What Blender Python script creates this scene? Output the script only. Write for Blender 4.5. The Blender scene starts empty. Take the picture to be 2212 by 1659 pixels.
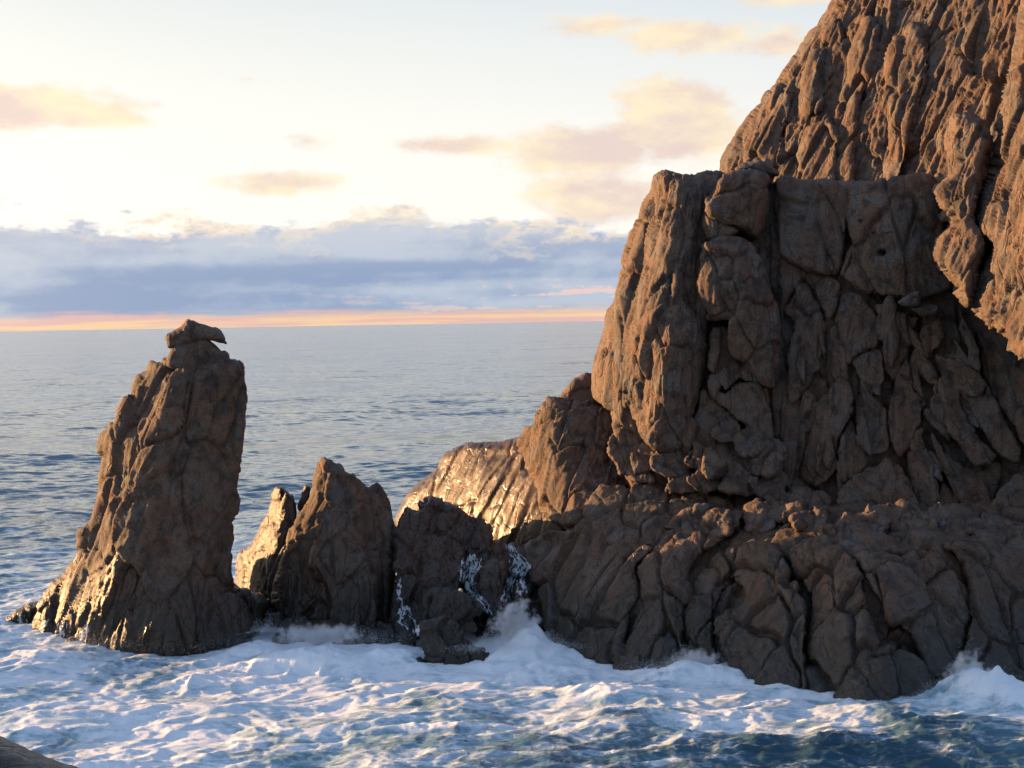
import bpy, math, time
import numpy as np
from mathutils import Matrix, Vector
from mathutils.bvhtree import BVHTree
T0 = time.time()
R = math.radians
scene = bpy.context.scene

# ------------------------------------------------------------------ camera
# Frame coordinates used for surveying points: 2212 x 1659, focal length FP in the same unit.
FP, CX, CY = 3404.0, 1106.0, 829.5
CAM = np.array([0.0, 0.0, 12.0])
ROLL, PITCH = R(1.01), R(2.24)
X0 = np.array([1.0, 0, 0])
F0 = np.array([0, math.cos(PITCH), -math.sin(PITCH)])
U0 = np.array([0, math.sin(PITCH), math.cos(PITCH)])
CR = math.cos(ROLL) * X0 - math.sin(ROLL) * U0
CU = math.sin(ROLL) * X0 + math.cos(ROLL) * U0
cam_data = bpy.data.cameras.new('camera')
cam = bpy.data.objects.new('camera', cam_data)
scene.collection.objects.link(cam)
cam_data.sensor_width = 36.0
cam_data.lens = 36.0 * FP / 2212.0
cam_data.clip_start, cam_data.clip_end = 0.5, 80000.0
m = Matrix.Identity(4)
for i in range(3):
    m[i][0], m[i][1], m[i][2], m[i][3] = CR[i], CU[i], -F0[i], CAM[i]
cam.matrix_world = m
scene.camera = cam

# ------------------------------------------------------------------ light, exposure
SUN_AHEAD, SUN_ELEV = R(25.0), R(6.8)          # low evening sun, from the left and a little ahead
SUN = np.array([-math.cos(SUN_ELEV) * math.cos(SUN_AHEAD), math.cos(SUN_ELEV) * math.sin(SUN_AHEAD), math.sin(SUN_ELEV)])
SUN_STRENGTH = 5.0
SKY_STRENGTH = 0.05
scene.view_settings.view_transform = 'Standard'
scene.view_settings.look = 'None'
scene.view_settings.gamma = 1.0
scene.view_settings.use_curve_mapping = False
scene.view_settings.exposure = 1.5
scene.render.engine = 'CYCLES'
scene.cycles.use_denoising = True
scene.cycles.use_adaptive_sampling = True
scene.cycles.adaptive_threshold = .02
scene.cycles.max_bounces = 4
scene.cycles.diffuse_bounces = 2
scene.cycles.glossy_bounces = 2
scene.cycles.volume_bounces = 2
scene.cycles.caustics_reflective = False
scene.cycles.caustics_refractive = False

sl = bpy.data.lights.new('sun', 'SUN')
sl.energy = SUN_STRENGTH
sl.angle = R(0.6)
sl.color = (1.0, 0.565, 0.245)
sun = bpy.data.objects.new('sun', sl)
scene.collection.objects.link(sun)
sun.rotation_euler = Vector(SUN).to_track_quat('Z', 'Y').to_euler()
sun.location = (-60, 20, 40)


class NG:
    """small helper that writes shader-node maths"""
    def __init__(self, tree):
        self.t = tree
        self.n = tree.nodes
        self.l = tree.links

    def node(self, kind, **kw):
        nd = self.n.new(kind)
        for k, v in kw.items():
            setattr(nd, k, v)
        return nd

    def put(self, sock, v):
        if hasattr(v, 'is_linked') or hasattr(v, 'links'):
            self.l.new(v, sock)
        else:
            sock.default_value = v

    def m(self, op, a, b=None, c=None, clamp=False):
        nd = self.node('ShaderNodeMath', operation=op, use_clamp=clamp)
        self.put(nd.inputs[0], a)
        if b is not None:
            self.put(nd.inputs[1], b)
        if c is not None:
            self.put(nd.inputs[2], c)
        return nd.outputs[0]

    def add(self, a, b): return self.m('ADD', a, b)
    def sub(self, a, b): return self.m('SUBTRACT', a, b)
    def mul(self, a, b): return self.m('MULTIPLY', a, b)

    def step(self, v, lo, hi, a=0.0, b=1.0):
        nd = self.node('ShaderNodeMapRange', interpolation_type='SMOOTHSTEP')
        self.put(nd.inputs[0], v)
        for i, q in enumerate((lo, hi, a, b)):
            self.put(nd.inputs[i + 1], q)
        return nd.outputs[0]

    def mix(self, f, a, b, blend='MIX'):
        nd = self.node('ShaderNodeMix', data_type='RGBA', blend_type=blend)
        self.put(nd.inputs['Factor'], f)
        for s, v in ((nd.inputs[6], a), (nd.inputs[7], b)):
            if isinstance(v, tuple) and len(v) == 3:
                v = v + (1.0,)
            self.put(s, v)
        return nd.outputs[2]

    def vec(self, x, y, z):
        nd = self.node('ShaderNodeCombineXYZ')
        for s, v in zip(nd.inputs, (x, y, z)):
            self.put(s, v)
        return nd.outputs[0]

    def noise(self, vec, scale, detail=5.0, rough=0.55, dist=0.0):
        nd = self.node('ShaderNodeTexNoise')
        nd.inputs['Scale'].default_value = scale
        nd.inputs['Detail'].default_value = detail
        nd.inputs['Roughness'].default_value = rough
        nd.inputs['Distortion'].default_value = dist
        if vec is not None:
            self.l.new(vec, nd.inputs['Vector'])
        return nd.outputs[0]


def srgb(r, g, b):
    def f(c):
        c /= 255.0
        return c / 12.92 if c <= 0.04045 else ((c + 0.055) / 1.055) ** 2.4
    return (f(r), f(g), f(b))


def build_world():
    w = bpy.data.worlds.new('World')
    scene.world = w
    w.use_nodes = True
    g = NG(w.node_tree)
    g.n.clear()
    out = g.node('ShaderNodeOutputWorld')
    bg = g.node('ShaderNodeBackground')
    bg.inputs['Strength'].default_value = SKY_STRENGTH
    sky = g.node('ShaderNodeTexSky', sky_type='NISHITA', sun_disc=False)
    sky.sun_elevation = SUN_ELEV
    sky.sun_rotation = -(math.pi / 2 - SUN_AHEAD)
    sky.altitude = 0
    sky.air_density = 1.0
    sky.dust_density = 1.2
    sky.ozone_density = 1.5
    tc = g.node('ShaderNodeTexCoord')
    sep = g.node('ShaderNodeSeparateXYZ')
    g.l.new(tc.outputs['Generated'], sep.inputs[0])
    x, y, z = sep.outputs
    DEG = 57.29578
    az = g.mul(g.m('ARCTAN2', x, y), DEG)                 # degrees right of the view
    el = g.mul(g.m('ARCSINE', z), DEG)                    # degrees above the horizon
    # closeness to the sun
    dp = g.node('ShaderNodeVectorMath', operation='DOT_PRODUCT')
    g.l.new(tc.outputs['Generated'], dp.inputs[0])
    dp.inputs[1].default_value = tuple(SUN)
    toward = g.step(dp.outputs['Value'], -0.75, 0.75)
    K = 1.0 / SKY_STRENGTH / (2 ** scene.view_settings.exposure)

    def col(r, gg, b, k=1.0):
        c = srgb(r, gg, b)
        return tuple(v * K * k for v in c) + (1.0,)
    # thin bright veil low in the evening sky, cooler away from the sun
    veil_hi = g.mix(toward, col(176, 204, 236), col(240, 243, 240))
    veil_lo = g.mix(toward, col(222, 222, 226), col(254, 250, 240, 1.10))
    veil = g.mix(g.step(el, 4.5, 12.5), veil_lo, veil_hi)
    nish = g.mix(0.8, sky.outputs[0], col(140, 180, 232, 1.0))
    base = g.mix(g.step(el, 9.0, 25.0), veil, nish)

    def n2d(sa, se, off, detail, rough):
        nd = g.node('ShaderNodeTexNoise', noise_dimensions='2D')
        nd.inputs['Scale'].default_value = 1.0
        nd.inputs['Detail'].default_value = detail
        nd.inputs['Roughness'].default_value = rough
        vm = g.node('ShaderNodeVectorMath', operation='MULTIPLY_ADD')
        g.l.new(Q, vm.inputs[0])
        vm.inputs[1].default_value = (sa, se, 0)
        vm.inputs[2].default_value = (off, off * .37, 0)
        g.l.new(vm.outputs[0], nd.inputs['Vector'])
        return nd.outputs[0]
    Q = g.vec(az, el, 0.0)
    c1 = g.sub(n2d(.20, .62, 3.3, 4.0, .55), .5)          # cloud-sized
    c1b = g.sub(n2d(.20, .62, 3.3 - .42, 2.0, .55), .5)   # the same field a step towards the sun
    n2 = n2d(.06, .95, 9.1, 2.0, .5)                      # long streaks
    c3 = g.sub(n2d(.95, 1.9, 17.7, 4.0, .6), .5)          # puffs
    n6 = n2d(.17, 4.2, 63.0, 2.0, .5)                     # thin bands

    # scattered small clouds: centre az, el, half sizes (deg), weight
    def pc(px, py, rx, ry, wt):
        return ((px - CX) / 59.4, (697 - (px - CX) * 0.0177 - py) / 59.4, rx / 59.4, ry / 59.4, wt)
    spots = [pc(40, 262, 360, 62, 1.0), pc(565, 188, 80, 46, .55), pc(610, 402, 170, 42, .8), pc(1000, 318, 200, 32, .85),
             pc(1300, 318, 270, 78, .95), pc(1465, 280, 180, 115, 1.25), pc(1310, 430, 220, 84, 1.0), pc(1470, 98, 200, 46, .7),
             pc(1290, 70, 180, 42, .58), pc(1700, 120, 150, 44, .66), pc(675, 312, 90, 32, .5), pc(1700, 10, 220, 40, .6)]
    dens = None
    for (a0, e0, ra, re, wt) in spots:
        vm = g.node('ShaderNodeVectorMath', operation='MULTIPLY_ADD')
        g.l.new(Q, vm.inputs[0])
        vm.inputs[1].default_value = (1 / ra, 1 / re, 0)
        vm.inputs[2].default_value = (-a0 / ra, -e0 / re, 0)
        ln = g.node('ShaderNodeVectorMath', operation='LENGTH')
        g.l.new(vm.outputs[0], ln.inputs[0])
        d = g.m('MULTIPLY_ADD', ln.outputs['Value'], -wt, wt)
        dens = d if dens is None else g.m('MAXIMUM', dens, d)
    dens = g.add(dens, g.m('MULTIPLY_ADD', c1, 1.25, g.mul(c3, .42)))
    high = g.mul(g.step(n2, 0.5, 0.72), g.step(el, 10.0, 18.0))
    puff = g.step(dens, 0.06, 0.58)
    shade = g.step(g.m('MULTIPLY_ADD', g.sub(c1b, c1), 1.8, g.m('MULTIPLY_ADD', c3, .5, g.mul(dens, .55))), -0.25, 0.75)
    pcol = g.mix(shade, col(255, 235, 196, 1.08), col(234, 210, 200))  # sunlit cream and shaded mauve sides painted into the clouds
    c = g.mix(g.mul(puff, 0.86), base, pcol)
    c = g.mix(g.mul(high, 0.35), c, g.mix(toward, col(190, 195, 210), col(240, 228, 215)))

    # the long cloud bank over the sea, heaped along its top
    bil = g.m('ABSOLUTE', c3)
    top = g.add(3.75, g.m('MULTIPLY_ADD', c1, 3.6, g.m('MULTIPLY_ADD', bil, 1.7, g.mul(az, -0.022))))
    inside = g.sub(top, el)
    bank = g.step(inside, -0.05, 0.62)
    streak = g.step(g.m('MULTIPLY_ADD', c1, .7, g.m('MULTIPLY_ADD', c3, .25, n2)), 0.30, 0.74)
    deep = g.mix(streak, col(143, 164, 198), col(188, 200, 217))
    deep = g.mix(g.mul(g.step(el, 1.6, 4.0), .62), deep, col(214, 216, 224))
    lip = g.mul(g.step(inside, 1.15, 0.25), g.step(g.m('MULTIPLY_ADD', g.sub(c1, c1b), 1.2, c3), -0.20, 0.10))
    deep = g.mix(g.mul(lip, 0.95), deep, col(254, 235, 210))  # low sunlight along the bank's top edge, painted cream
    chink = g.mul(g.step(g.m('MULTIPLY_ADD', c3, .8, n6), 0.58, 0.72), g.mul(g.step(el, 1.75, 1.1), g.step(az, -10.0, 3.0)))
    deep = g.mix(g.mul(chink, 0.85), deep, col(242, 208, 200))
    c = g.mix(g.mul(bank, 0.97), c, deep)
    # clear strip under the bank, glowing
    gap = g.step(g.m('MULTIPLY_ADD', n6, .55, g.m('MULTIPLY_ADD', c3, .25, el)), 0.95, 0.52)
    gcol = g.mix(g.step(n6, 0.38, 0.62), col(236, 190, 180), col(255, 214, 166))
    c = g.mix(g.mul(gap, 0.92), c, gcol)
    # the glow round the low sun
    glow = g.mul(g.m('POWER', g.m('MAXIMUM', dp.outputs['Value'], 0.0), 9.0), 2.6)
    c = g.mix(glow, c, g.mix(1.0, c, col(255, 222, 172), 'ADD'))
    # below the horizon
    c = g.mix(g.step(el, -0.05, -0.6), c, col(90, 110, 130, 0.5))
    g.l.new(c, bg.inputs['Color'])
    g.l.new(bg.outputs[0], out.inputs[0])
    w.cycles.sampling_method = 'MANUAL'
    w.cycles.sample_map_resolution = 1024


build_world()

# ------------------------------------------------------------------ surveying
def rays(px, py):
    px = np.asarray(px, float)
    py = np.asarray(py, float)
    a = (px - CX) / FP
    b = -(py - CY) / FP
    return F0 + a[..., None] * CR + b[..., None] * CU


def at(px, py, Y):
    """world point seen at frame position (px, py), Y metres out from the camera"""
    d = rays(px, py)
    return CAM + d * (np.asarray(Y, float) / d[..., 1])[..., None]


def sea_at(px, py):
    d = rays(px, py)
    return CAM + d * (-CAM[2] / d[..., 2])[..., None]


# ------------------------------------------------------------------ noise
rng = np.random.default_rng(7)
PERM = rng.permutation(256).astype(np.int32)
PERM = np.concatenate([PERM, PERM, PERM])
GR = rng.normal(size=(256, 3)).astype(np.float32)
GR /= np.linalg.norm(GR, axis=1)[:, None]
RV = rng.random((256, 3)).astype(np.float32)
RV2 = rng.normal(size=(256, 3)).astype(np.float32)
RV1 = rng.random(256).astype(np.float32)


def hsh(i, j, k):
    return PERM[PERM[PERM[i & 255] + (j & 255)] + (k & 255)]


CHUNK = 12000


def gn(p):
    """gradient noise of points (n,3) or (n,2)"""
    p = np.asarray(p, np.float32)
    out = np.empty(len(p), np.float32)
    for s in range(0, len(p), CHUNK):
        out[s:s + CHUNK] = _gn(p[s:s + CHUNK])
    return out


GX, GY, GZ = (np.ascontiguousarray(GR[:, i]) for i in range(3))


def _gn(p):
    ax = []
    for d in range(p.shape[1]):
        x = np.ascontiguousarray(p[:, d])
        i = np.floor(x)
        f = x - i
        ax.append((i.astype(np.int32), f, f * f * f * (f * (f * 6 - 15) + 10)))
    (xi, xf, xu), (yi, yf, yu) = ax[0], ax[1]
    two = p.shape[1] == 2
    res = 0
    if not two:
        zi, zf, zu = ax[2]
    for dx in (0, 1):
        hx = PERM[(xi + dx) & 255]
        wx = xu if dx else 1 - xu
        fx = xf - dx
        for dy in (0, 1):
            hy = PERM[hx + ((yi + dy) & 255)]
            wy = wx * (yu if dy else 1 - yu)
            fy = yf - dy
            if two:
                res = res + (GX[hy] * fx + GY[hy] * fy) * wy
                continue
            for dz in (0, 1):
                h = PERM[hy + ((zi + dz) & 255)]
                res = res + (GX[h] * fx + GY[h] * fy + GZ[h] * (zf - dz)) * (wy * (zu if dz else 1 - zu))
    return res * 1.5


def fbm(p, n=4, gain=0.5, lac=2.03):
    r, a, s = 0, 1.0, 0
    p = np.asarray(p, np.float32)
    for k in range(n):
        r = r + a * gn(p + 17.3 * k)
        a *= gain
        p = p * lac
    return r


def ridged(p, n=3, gain=0.5):
    r, a = 0, 1.0
    p = np.asarray(p, np.float32)
    for k in range(n):
        v = 1 - np.abs(gn(p + 9.7 * k)) * 1.6
        r = r + a * (v * np.abs(v) - 0.45)
        a *= gain
        p = p * 2.1
    return r


def worley(p):
    """nearest and second distance, vector from the nearest cell centre, cell hash"""
    p = np.asarray(p, np.float32)
    f1, f2, cid = np.empty(len(p), np.float32), np.empty(len(p), np.float32), np.empty(len(p), np.int32)
    vec = np.empty_like(p)
    for s in range(0, len(p), CHUNK):
        e = slice(s, s + CHUNK)
        f1[e], f2[e], vec[e], cid[e] = _worley(p[e])
    return f1, f2, vec, cid


RJ = [np.ascontiguousarray(.1 + .8 * RV[:, i]) for i in range(3)]


def _worley(p):
    n, dim = p.shape
    ii, ff = [], []
    for d in range(dim):
        x = np.ascontiguousarray(p[:, d])
        i = np.floor(x)
        ii.append(i.astype(np.int32))
        ff.append(x - i)
    f1 = np.full(n, 9.0, np.float32)
    f2 = np.full(n, 9.0, np.float32)
    cid = np.zeros(n, np.int32)
    cell = np.zeros((dim, n), np.float32)
    for dx in (-1, 0, 1):
        hx = PERM[(ii[0] + dx) & 255]
        for dy in (-1, 0, 1):
            hy = PERM[hx + ((ii[1] + dy) & 255)]
            for dz in ((-1, 0, 1) if dim == 3 else (0,)):
                h = PERM[hy + ((ii[2] + dz) & 255)] if dim == 3 else hy
                vx = ff[0] - dx - RJ[0][h]
                vy = ff[1] - dy - RJ[1][h]
                d = vx * vx + vy * vy
                if dim == 3:
                    vz = ff[2] - dz - RJ[2][h]
                    d = d + vz * vz
                near = d < f1
                f2 = np.where(near, f1, np.minimum(f2, d))
                f1 = np.where(near, d, f1)
                cid = np.where(near, h, cid)
                cell[0] = np.where(near, vx, cell[0])
                cell[1] = np.where(near, vy, cell[1])
                if dim == 3:
                    cell[2] = np.where(near, vz, cell[2])
    return np.sqrt(f1), np.sqrt(f2), cell.T, cid


# ------------------------------------------------------------------ mesh plumbing
COL = scene.collection


def mesh_from(name, V, faces, mat=None, smooth=True, attrs=None):
    """V (n,3); faces: list of (k, 3|4) int arrays"""
    me = bpy.data.meshes.new(name)
    me.vertices.add(len(V))
    me.vertices.foreach_set('co', np.asarray(V, np.float32).ravel())
    idx = np.concatenate([f.ravel() for f in faces]).astype(np.int32)
    tot = np.concatenate([np.full(len(f), f.shape[1], np.int32) for f in faces])
    start = np.concatenate([[0], np.cumsum(tot)[:-1]]).astype(np.int32)
    me.loops.add(len(idx))
    me.loops.foreach_set('vertex_index', idx)
    me.polygons.add(len(tot))
    me.polygons.foreach_set('loop_start', start)
    me.polygons.foreach_set('loop_total', tot)
    me.polygons.foreach_set('use_smooth', np.full(len(tot), smooth))
    for k, a in (attrs or {}).items():
        at_ = me.attributes.new(k, 'FLOAT', 'POINT')
        at_.data.foreach_set('value', np.asarray(a, np.float32))
    me.update(calc_edges=True)
    me.validate()
    if mat is not None:
        me.materials.append(mat)
    return me


def tag(o, label=None, cat=None, group=None, kind=None):
    for k, v in (('label', label), ('category', cat), ('group', group), ('kind', kind)):
        if v:
            o[k] = v
    return o


def thing(name, label, cat, loc, group=None):
    o = bpy.data.objects.new(name, None)
    COL.objects.link(o)
    o.location = loc
    o.empty_display_size = 0.5
    return tag(o, label, cat, group)


ROCK_SOUP = []          # (verts, tris) of the rocks, for laying water over them


def link_mesh(name, V, faces, mat, parent=None, attrs=None, soup=True, smooth=True):
    V = np.asarray(V, float)
    off = np.array(parent.location) if parent else np.zeros(3)
    if parent and parent.parent:
        off = off + np.array(parent.parent.location)
    if parent is None:
        off = np.array([V[:, 0].mean(), V[:, 1].mean(), max(V[:, 2].min(), -1.0)])
    me = mesh_from(name, V - off, faces, mat, smooth, attrs)
    o = bpy.data.objects.new(name, me)
    COL.objects.link(o)
    if parent:
        o.parent = parent
    else:
        o.location = off
    if soup:
        ROCK_SOUP.append((V, faces))
    return o


def vnormals(V, quads):
    a = V[quads[:, 2]] - V[quads[:, 0]]
    b = V[quads[:, 3]] - V[quads[:, 1]]
    n = np.cross(a, b)
    N = np.zeros_like(V)
    for k in range(4):
        for c in range(3):
            N[:, c] += np.bincount(quads[:, k], weights=n[:, c], minlength=len(V))
    L = np.linalg.norm(N, axis=1)
    L[L == 0] = 1
    return N / L[:, None]


def spline(P, closed=True, step=6.0, tension=0.5):
    """Catmull-Rom through rows of P (px, py, Y)"""
    P = np.asarray(P, float)
    n = len(P)
    out = []
    for i in range(n):
        p0, p1, p2, p3 = P[(i - 1) % n], P[i], P[(i + 1) % n], P[(i + 2) % n]
        k = max(2, int(np.hypot(*(p2 - p1)[:2]) / step))
        t = np.linspace(0, 1, k, endpoint=False)[:, None]
        m1 = tension * (p2 - p0) * 0.75
        m2 = tension * (p3 - p1) * 0.75
        out.append((2 * t**3 - 3 * t**2 + 1) * p1 + (t**3 - 2 * t**2 + t) * m1 + (-2 * t**3 + 3 * t**2) * p2 + (t**3 - t**2) * m2)
    return np.concatenate(out)


def poly_dist(gx, gy, poly, exact):
    """signed distance (+ inside) and nearest boundary point for a lattice; exact only within `exact` of the outline"""
    A = poly
    B = np.roll(poly, -1, 0)
    nx, ny = len(gx), len(gy)
    inside = np.zeros((ny, nx), bool)
    for j, y in enumerate(gy):
        c = (A[:, 1] > y) != (B[:, 1] > y)
        if c.any():
            xs = np.sort(A[c, 0] + (B[c, 0] - A[c, 0]) * (y - A[c, 1]) / (B[c, 1] - A[c, 1]))
            inside[j] = np.searchsorted(xs, gx) % 2 == 1
    pts = np.stack(np.meshgrid(gx, gy), -1).reshape(-1, 2).astype(np.float32)
    C = A[::5].astype(np.float32)
    d = np.empty(len(pts), np.float32)
    for s in range(0, len(pts), 1500):
        p = pts[s:s + 1500]
        d[s:s + 1500] = ((p[:, None, 0] - C[:, 0]) ** 2 + (p[:, None, 1] - C[:, 1]) ** 2).min(1)
    d = np.sqrt(d)
    near = pts.copy()
    sel = np.where(d < exact + 40)[0]
    D = (B - A).astype(np.float32)
    A = A.astype(np.float32)
    L2 = (D * D).sum(1) + 1e-9
    for s in range(0, len(sel), 700):
        k = sel[s:s + 700]
        rx, ry = pts[k, 0][:, None] - A[:, 0], pts[k, 1][:, None] - A[:, 1]
        t = np.clip((rx * D[:, 0] + ry * D[:, 1]) / L2, 0, 1)
        ex, ey = rx - t * D[:, 0], ry - t * D[:, 1]
        d2 = ex * ex + ey * ey
        m_ = d2.argmin(1)
        ar = np.arange(len(k))
        d[k] = np.sqrt(d2[ar, m_])
        near[k] = A[m_] + t[ar, m_][:, None] * D[m_]
    return d * np.where(inside.ravel(), 1, -1), near, pts.astype(float)


def tps(ctrl, lam=0.02):
    C = np.asarray(ctrl, float)
    xy = C[:, :2] / 300.0
    n = len(C)

    def U(r2):
        return r2 * np.log(r2 + 1e-9)
    K = U(((xy[:, None] - xy[None]) ** 2).sum(2)) + lam * np.eye(n)
    P = np.c_[np.ones(n), xy]
    Amat = np.block([[K, P], [P.T, np.zeros((3, 3))]])
    s = np.linalg.solve(Amat, np.r_[C[:, 2], 0, 0, 0])

    def f(px, py):
        q = np.c_[np.ravel(px), np.ravel(py)] / 300.0
        r = np.empty(len(q))
        for k in range(0, len(q), 50000):
            qq = q[k:k + 50000]
            r[k:k + 50000] = U(((qq[:, None] - xy[None]) ** 2).sum(2)) @ s[:n] + s[n] + qq @ s[n + 1:]
        return r
    return f


# ------------------------------------------------------------------ rock relief
def relief(P, seed=0, ang=8.0, k=1.0, size=1.5, stretch=2.2, facet=.20, tilt=.30, crack=.16, flute=.0, flute_ang=None, flute_f=2.6,
           rough=1.0, small=1.0, chip=.28):
    """height of broken, weathered granite above the smooth block it is cut from (metres)"""
    P = np.asarray(P, np.float32)
    a = R(ang)
    ca, sa = math.cos(a), math.sin(a)
    q = np.stack([P[:, 0] * ca + P[:, 2] * sa, P[:, 1], (-P[:, 0] * sa + P[:, 2] * ca) / stretch], 1) + seed * 13.7
    wq = np.stack([gn(q * .5 + 3), gn(q * .5 + 31), gn(q * .5 + 57)], 1) * .26 \
        + np.stack([gn(q * 2.1 + 3), gn(q * 2.1 + 31), gn(q * 2.1 + 57)], 1) * .07
    w = q + wq
    d = np.zeros(len(P), np.float32)
    # big joint blocks
    f1, f2, v, c = worley(w / size)
    d += facet * (RV1[c] - .5) * 2 * size * .5 + tilt * size * (v * RV2[c]).sum(1) * .5
    e = f2 - f1
    d -= 1.25 * crack * size * np.exp(-(e / .05) ** 2) * (0.35 + 0.9 * RV1[(c + 77) & 255])
    # secondary chips
    f1, f2, v, c = worley(w * np.array([1, 1, .62], np.float32) / (size * .36) + 5.1)
    s2 = size * .36 * small
    d += facet * .55 * (RV1[c] - .5) * 2 * s2 * .6 + tilt * 1.0 * s2 * (v * RV2[c]).sum(1) * .5
    msk = np.clip(gn(q * .4 + 71) * 1.5 + .4, 0, 1)
    d -= crack * .8 * s2 * np.exp(-((f2 - f1) / .09) ** 2) * msk
    f1, f2, v, c = worley(w / (size * .15) + 2.7)
    s3 = size * .15 * small
    d += chip * (facet * .9 * (RV1[c] - .5) * 2 * s3 + tilt * 1.3 * s3 * (v * RV2[c]).sum(1) - .35 * crack * s3 * np.exp(-((f2 - f1) / .12) ** 2) * msk)
    # weathered swell and grain
    d += .12 * fbm(q * .5 + 11, 2) * k
    d += rough * (.034 * ridged(q * np.array([1.5, 1.5, 1.1], np.float32) + 23, 3) + .024 * fbm(q * 4.3 + 41, 3))
    if flute:
        b = R(flute_ang if flute_ang is not None else ang)
        cb, sb = math.cos(b), math.sin(b)
        u = np.stack([P[:, 0] * cb + P[:, 2] * sb, P[:, 1], (-P[:, 0] * sb + P[:, 2] * cb) * .15], 1) + seed * 5.1
        u = u + .25 * np.stack([gn(u * 1.3 + 7), gn(u * 1.3 + 19), gn(u * 1.3 + 43)], 1)
        am = np.clip(.75 + 1.0 * gn(P * .3 + 90 + seed), .25, 1.5)
        d += flute * am * (ridged(u * flute_f, 3, .6) * .8 + .6 * ridged(u * flute_f * .4 + 5, 2))
    return d * k


def rock_tone(V):
    """colour fields of the stone, stored on the mesh"""
    V = np.asarray(V, np.float32)
    return dict(big=.5 + .5 * fbm(V * .42 + 2, 4, .55), mid=.5 + .42 * fbm(V * 1.9 + 7, 5, .6), patch=.5 + .42 * fbm(V * .9 + 31 + .5 * gn(V * 1.4)[:, None], 4, .58))


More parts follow.
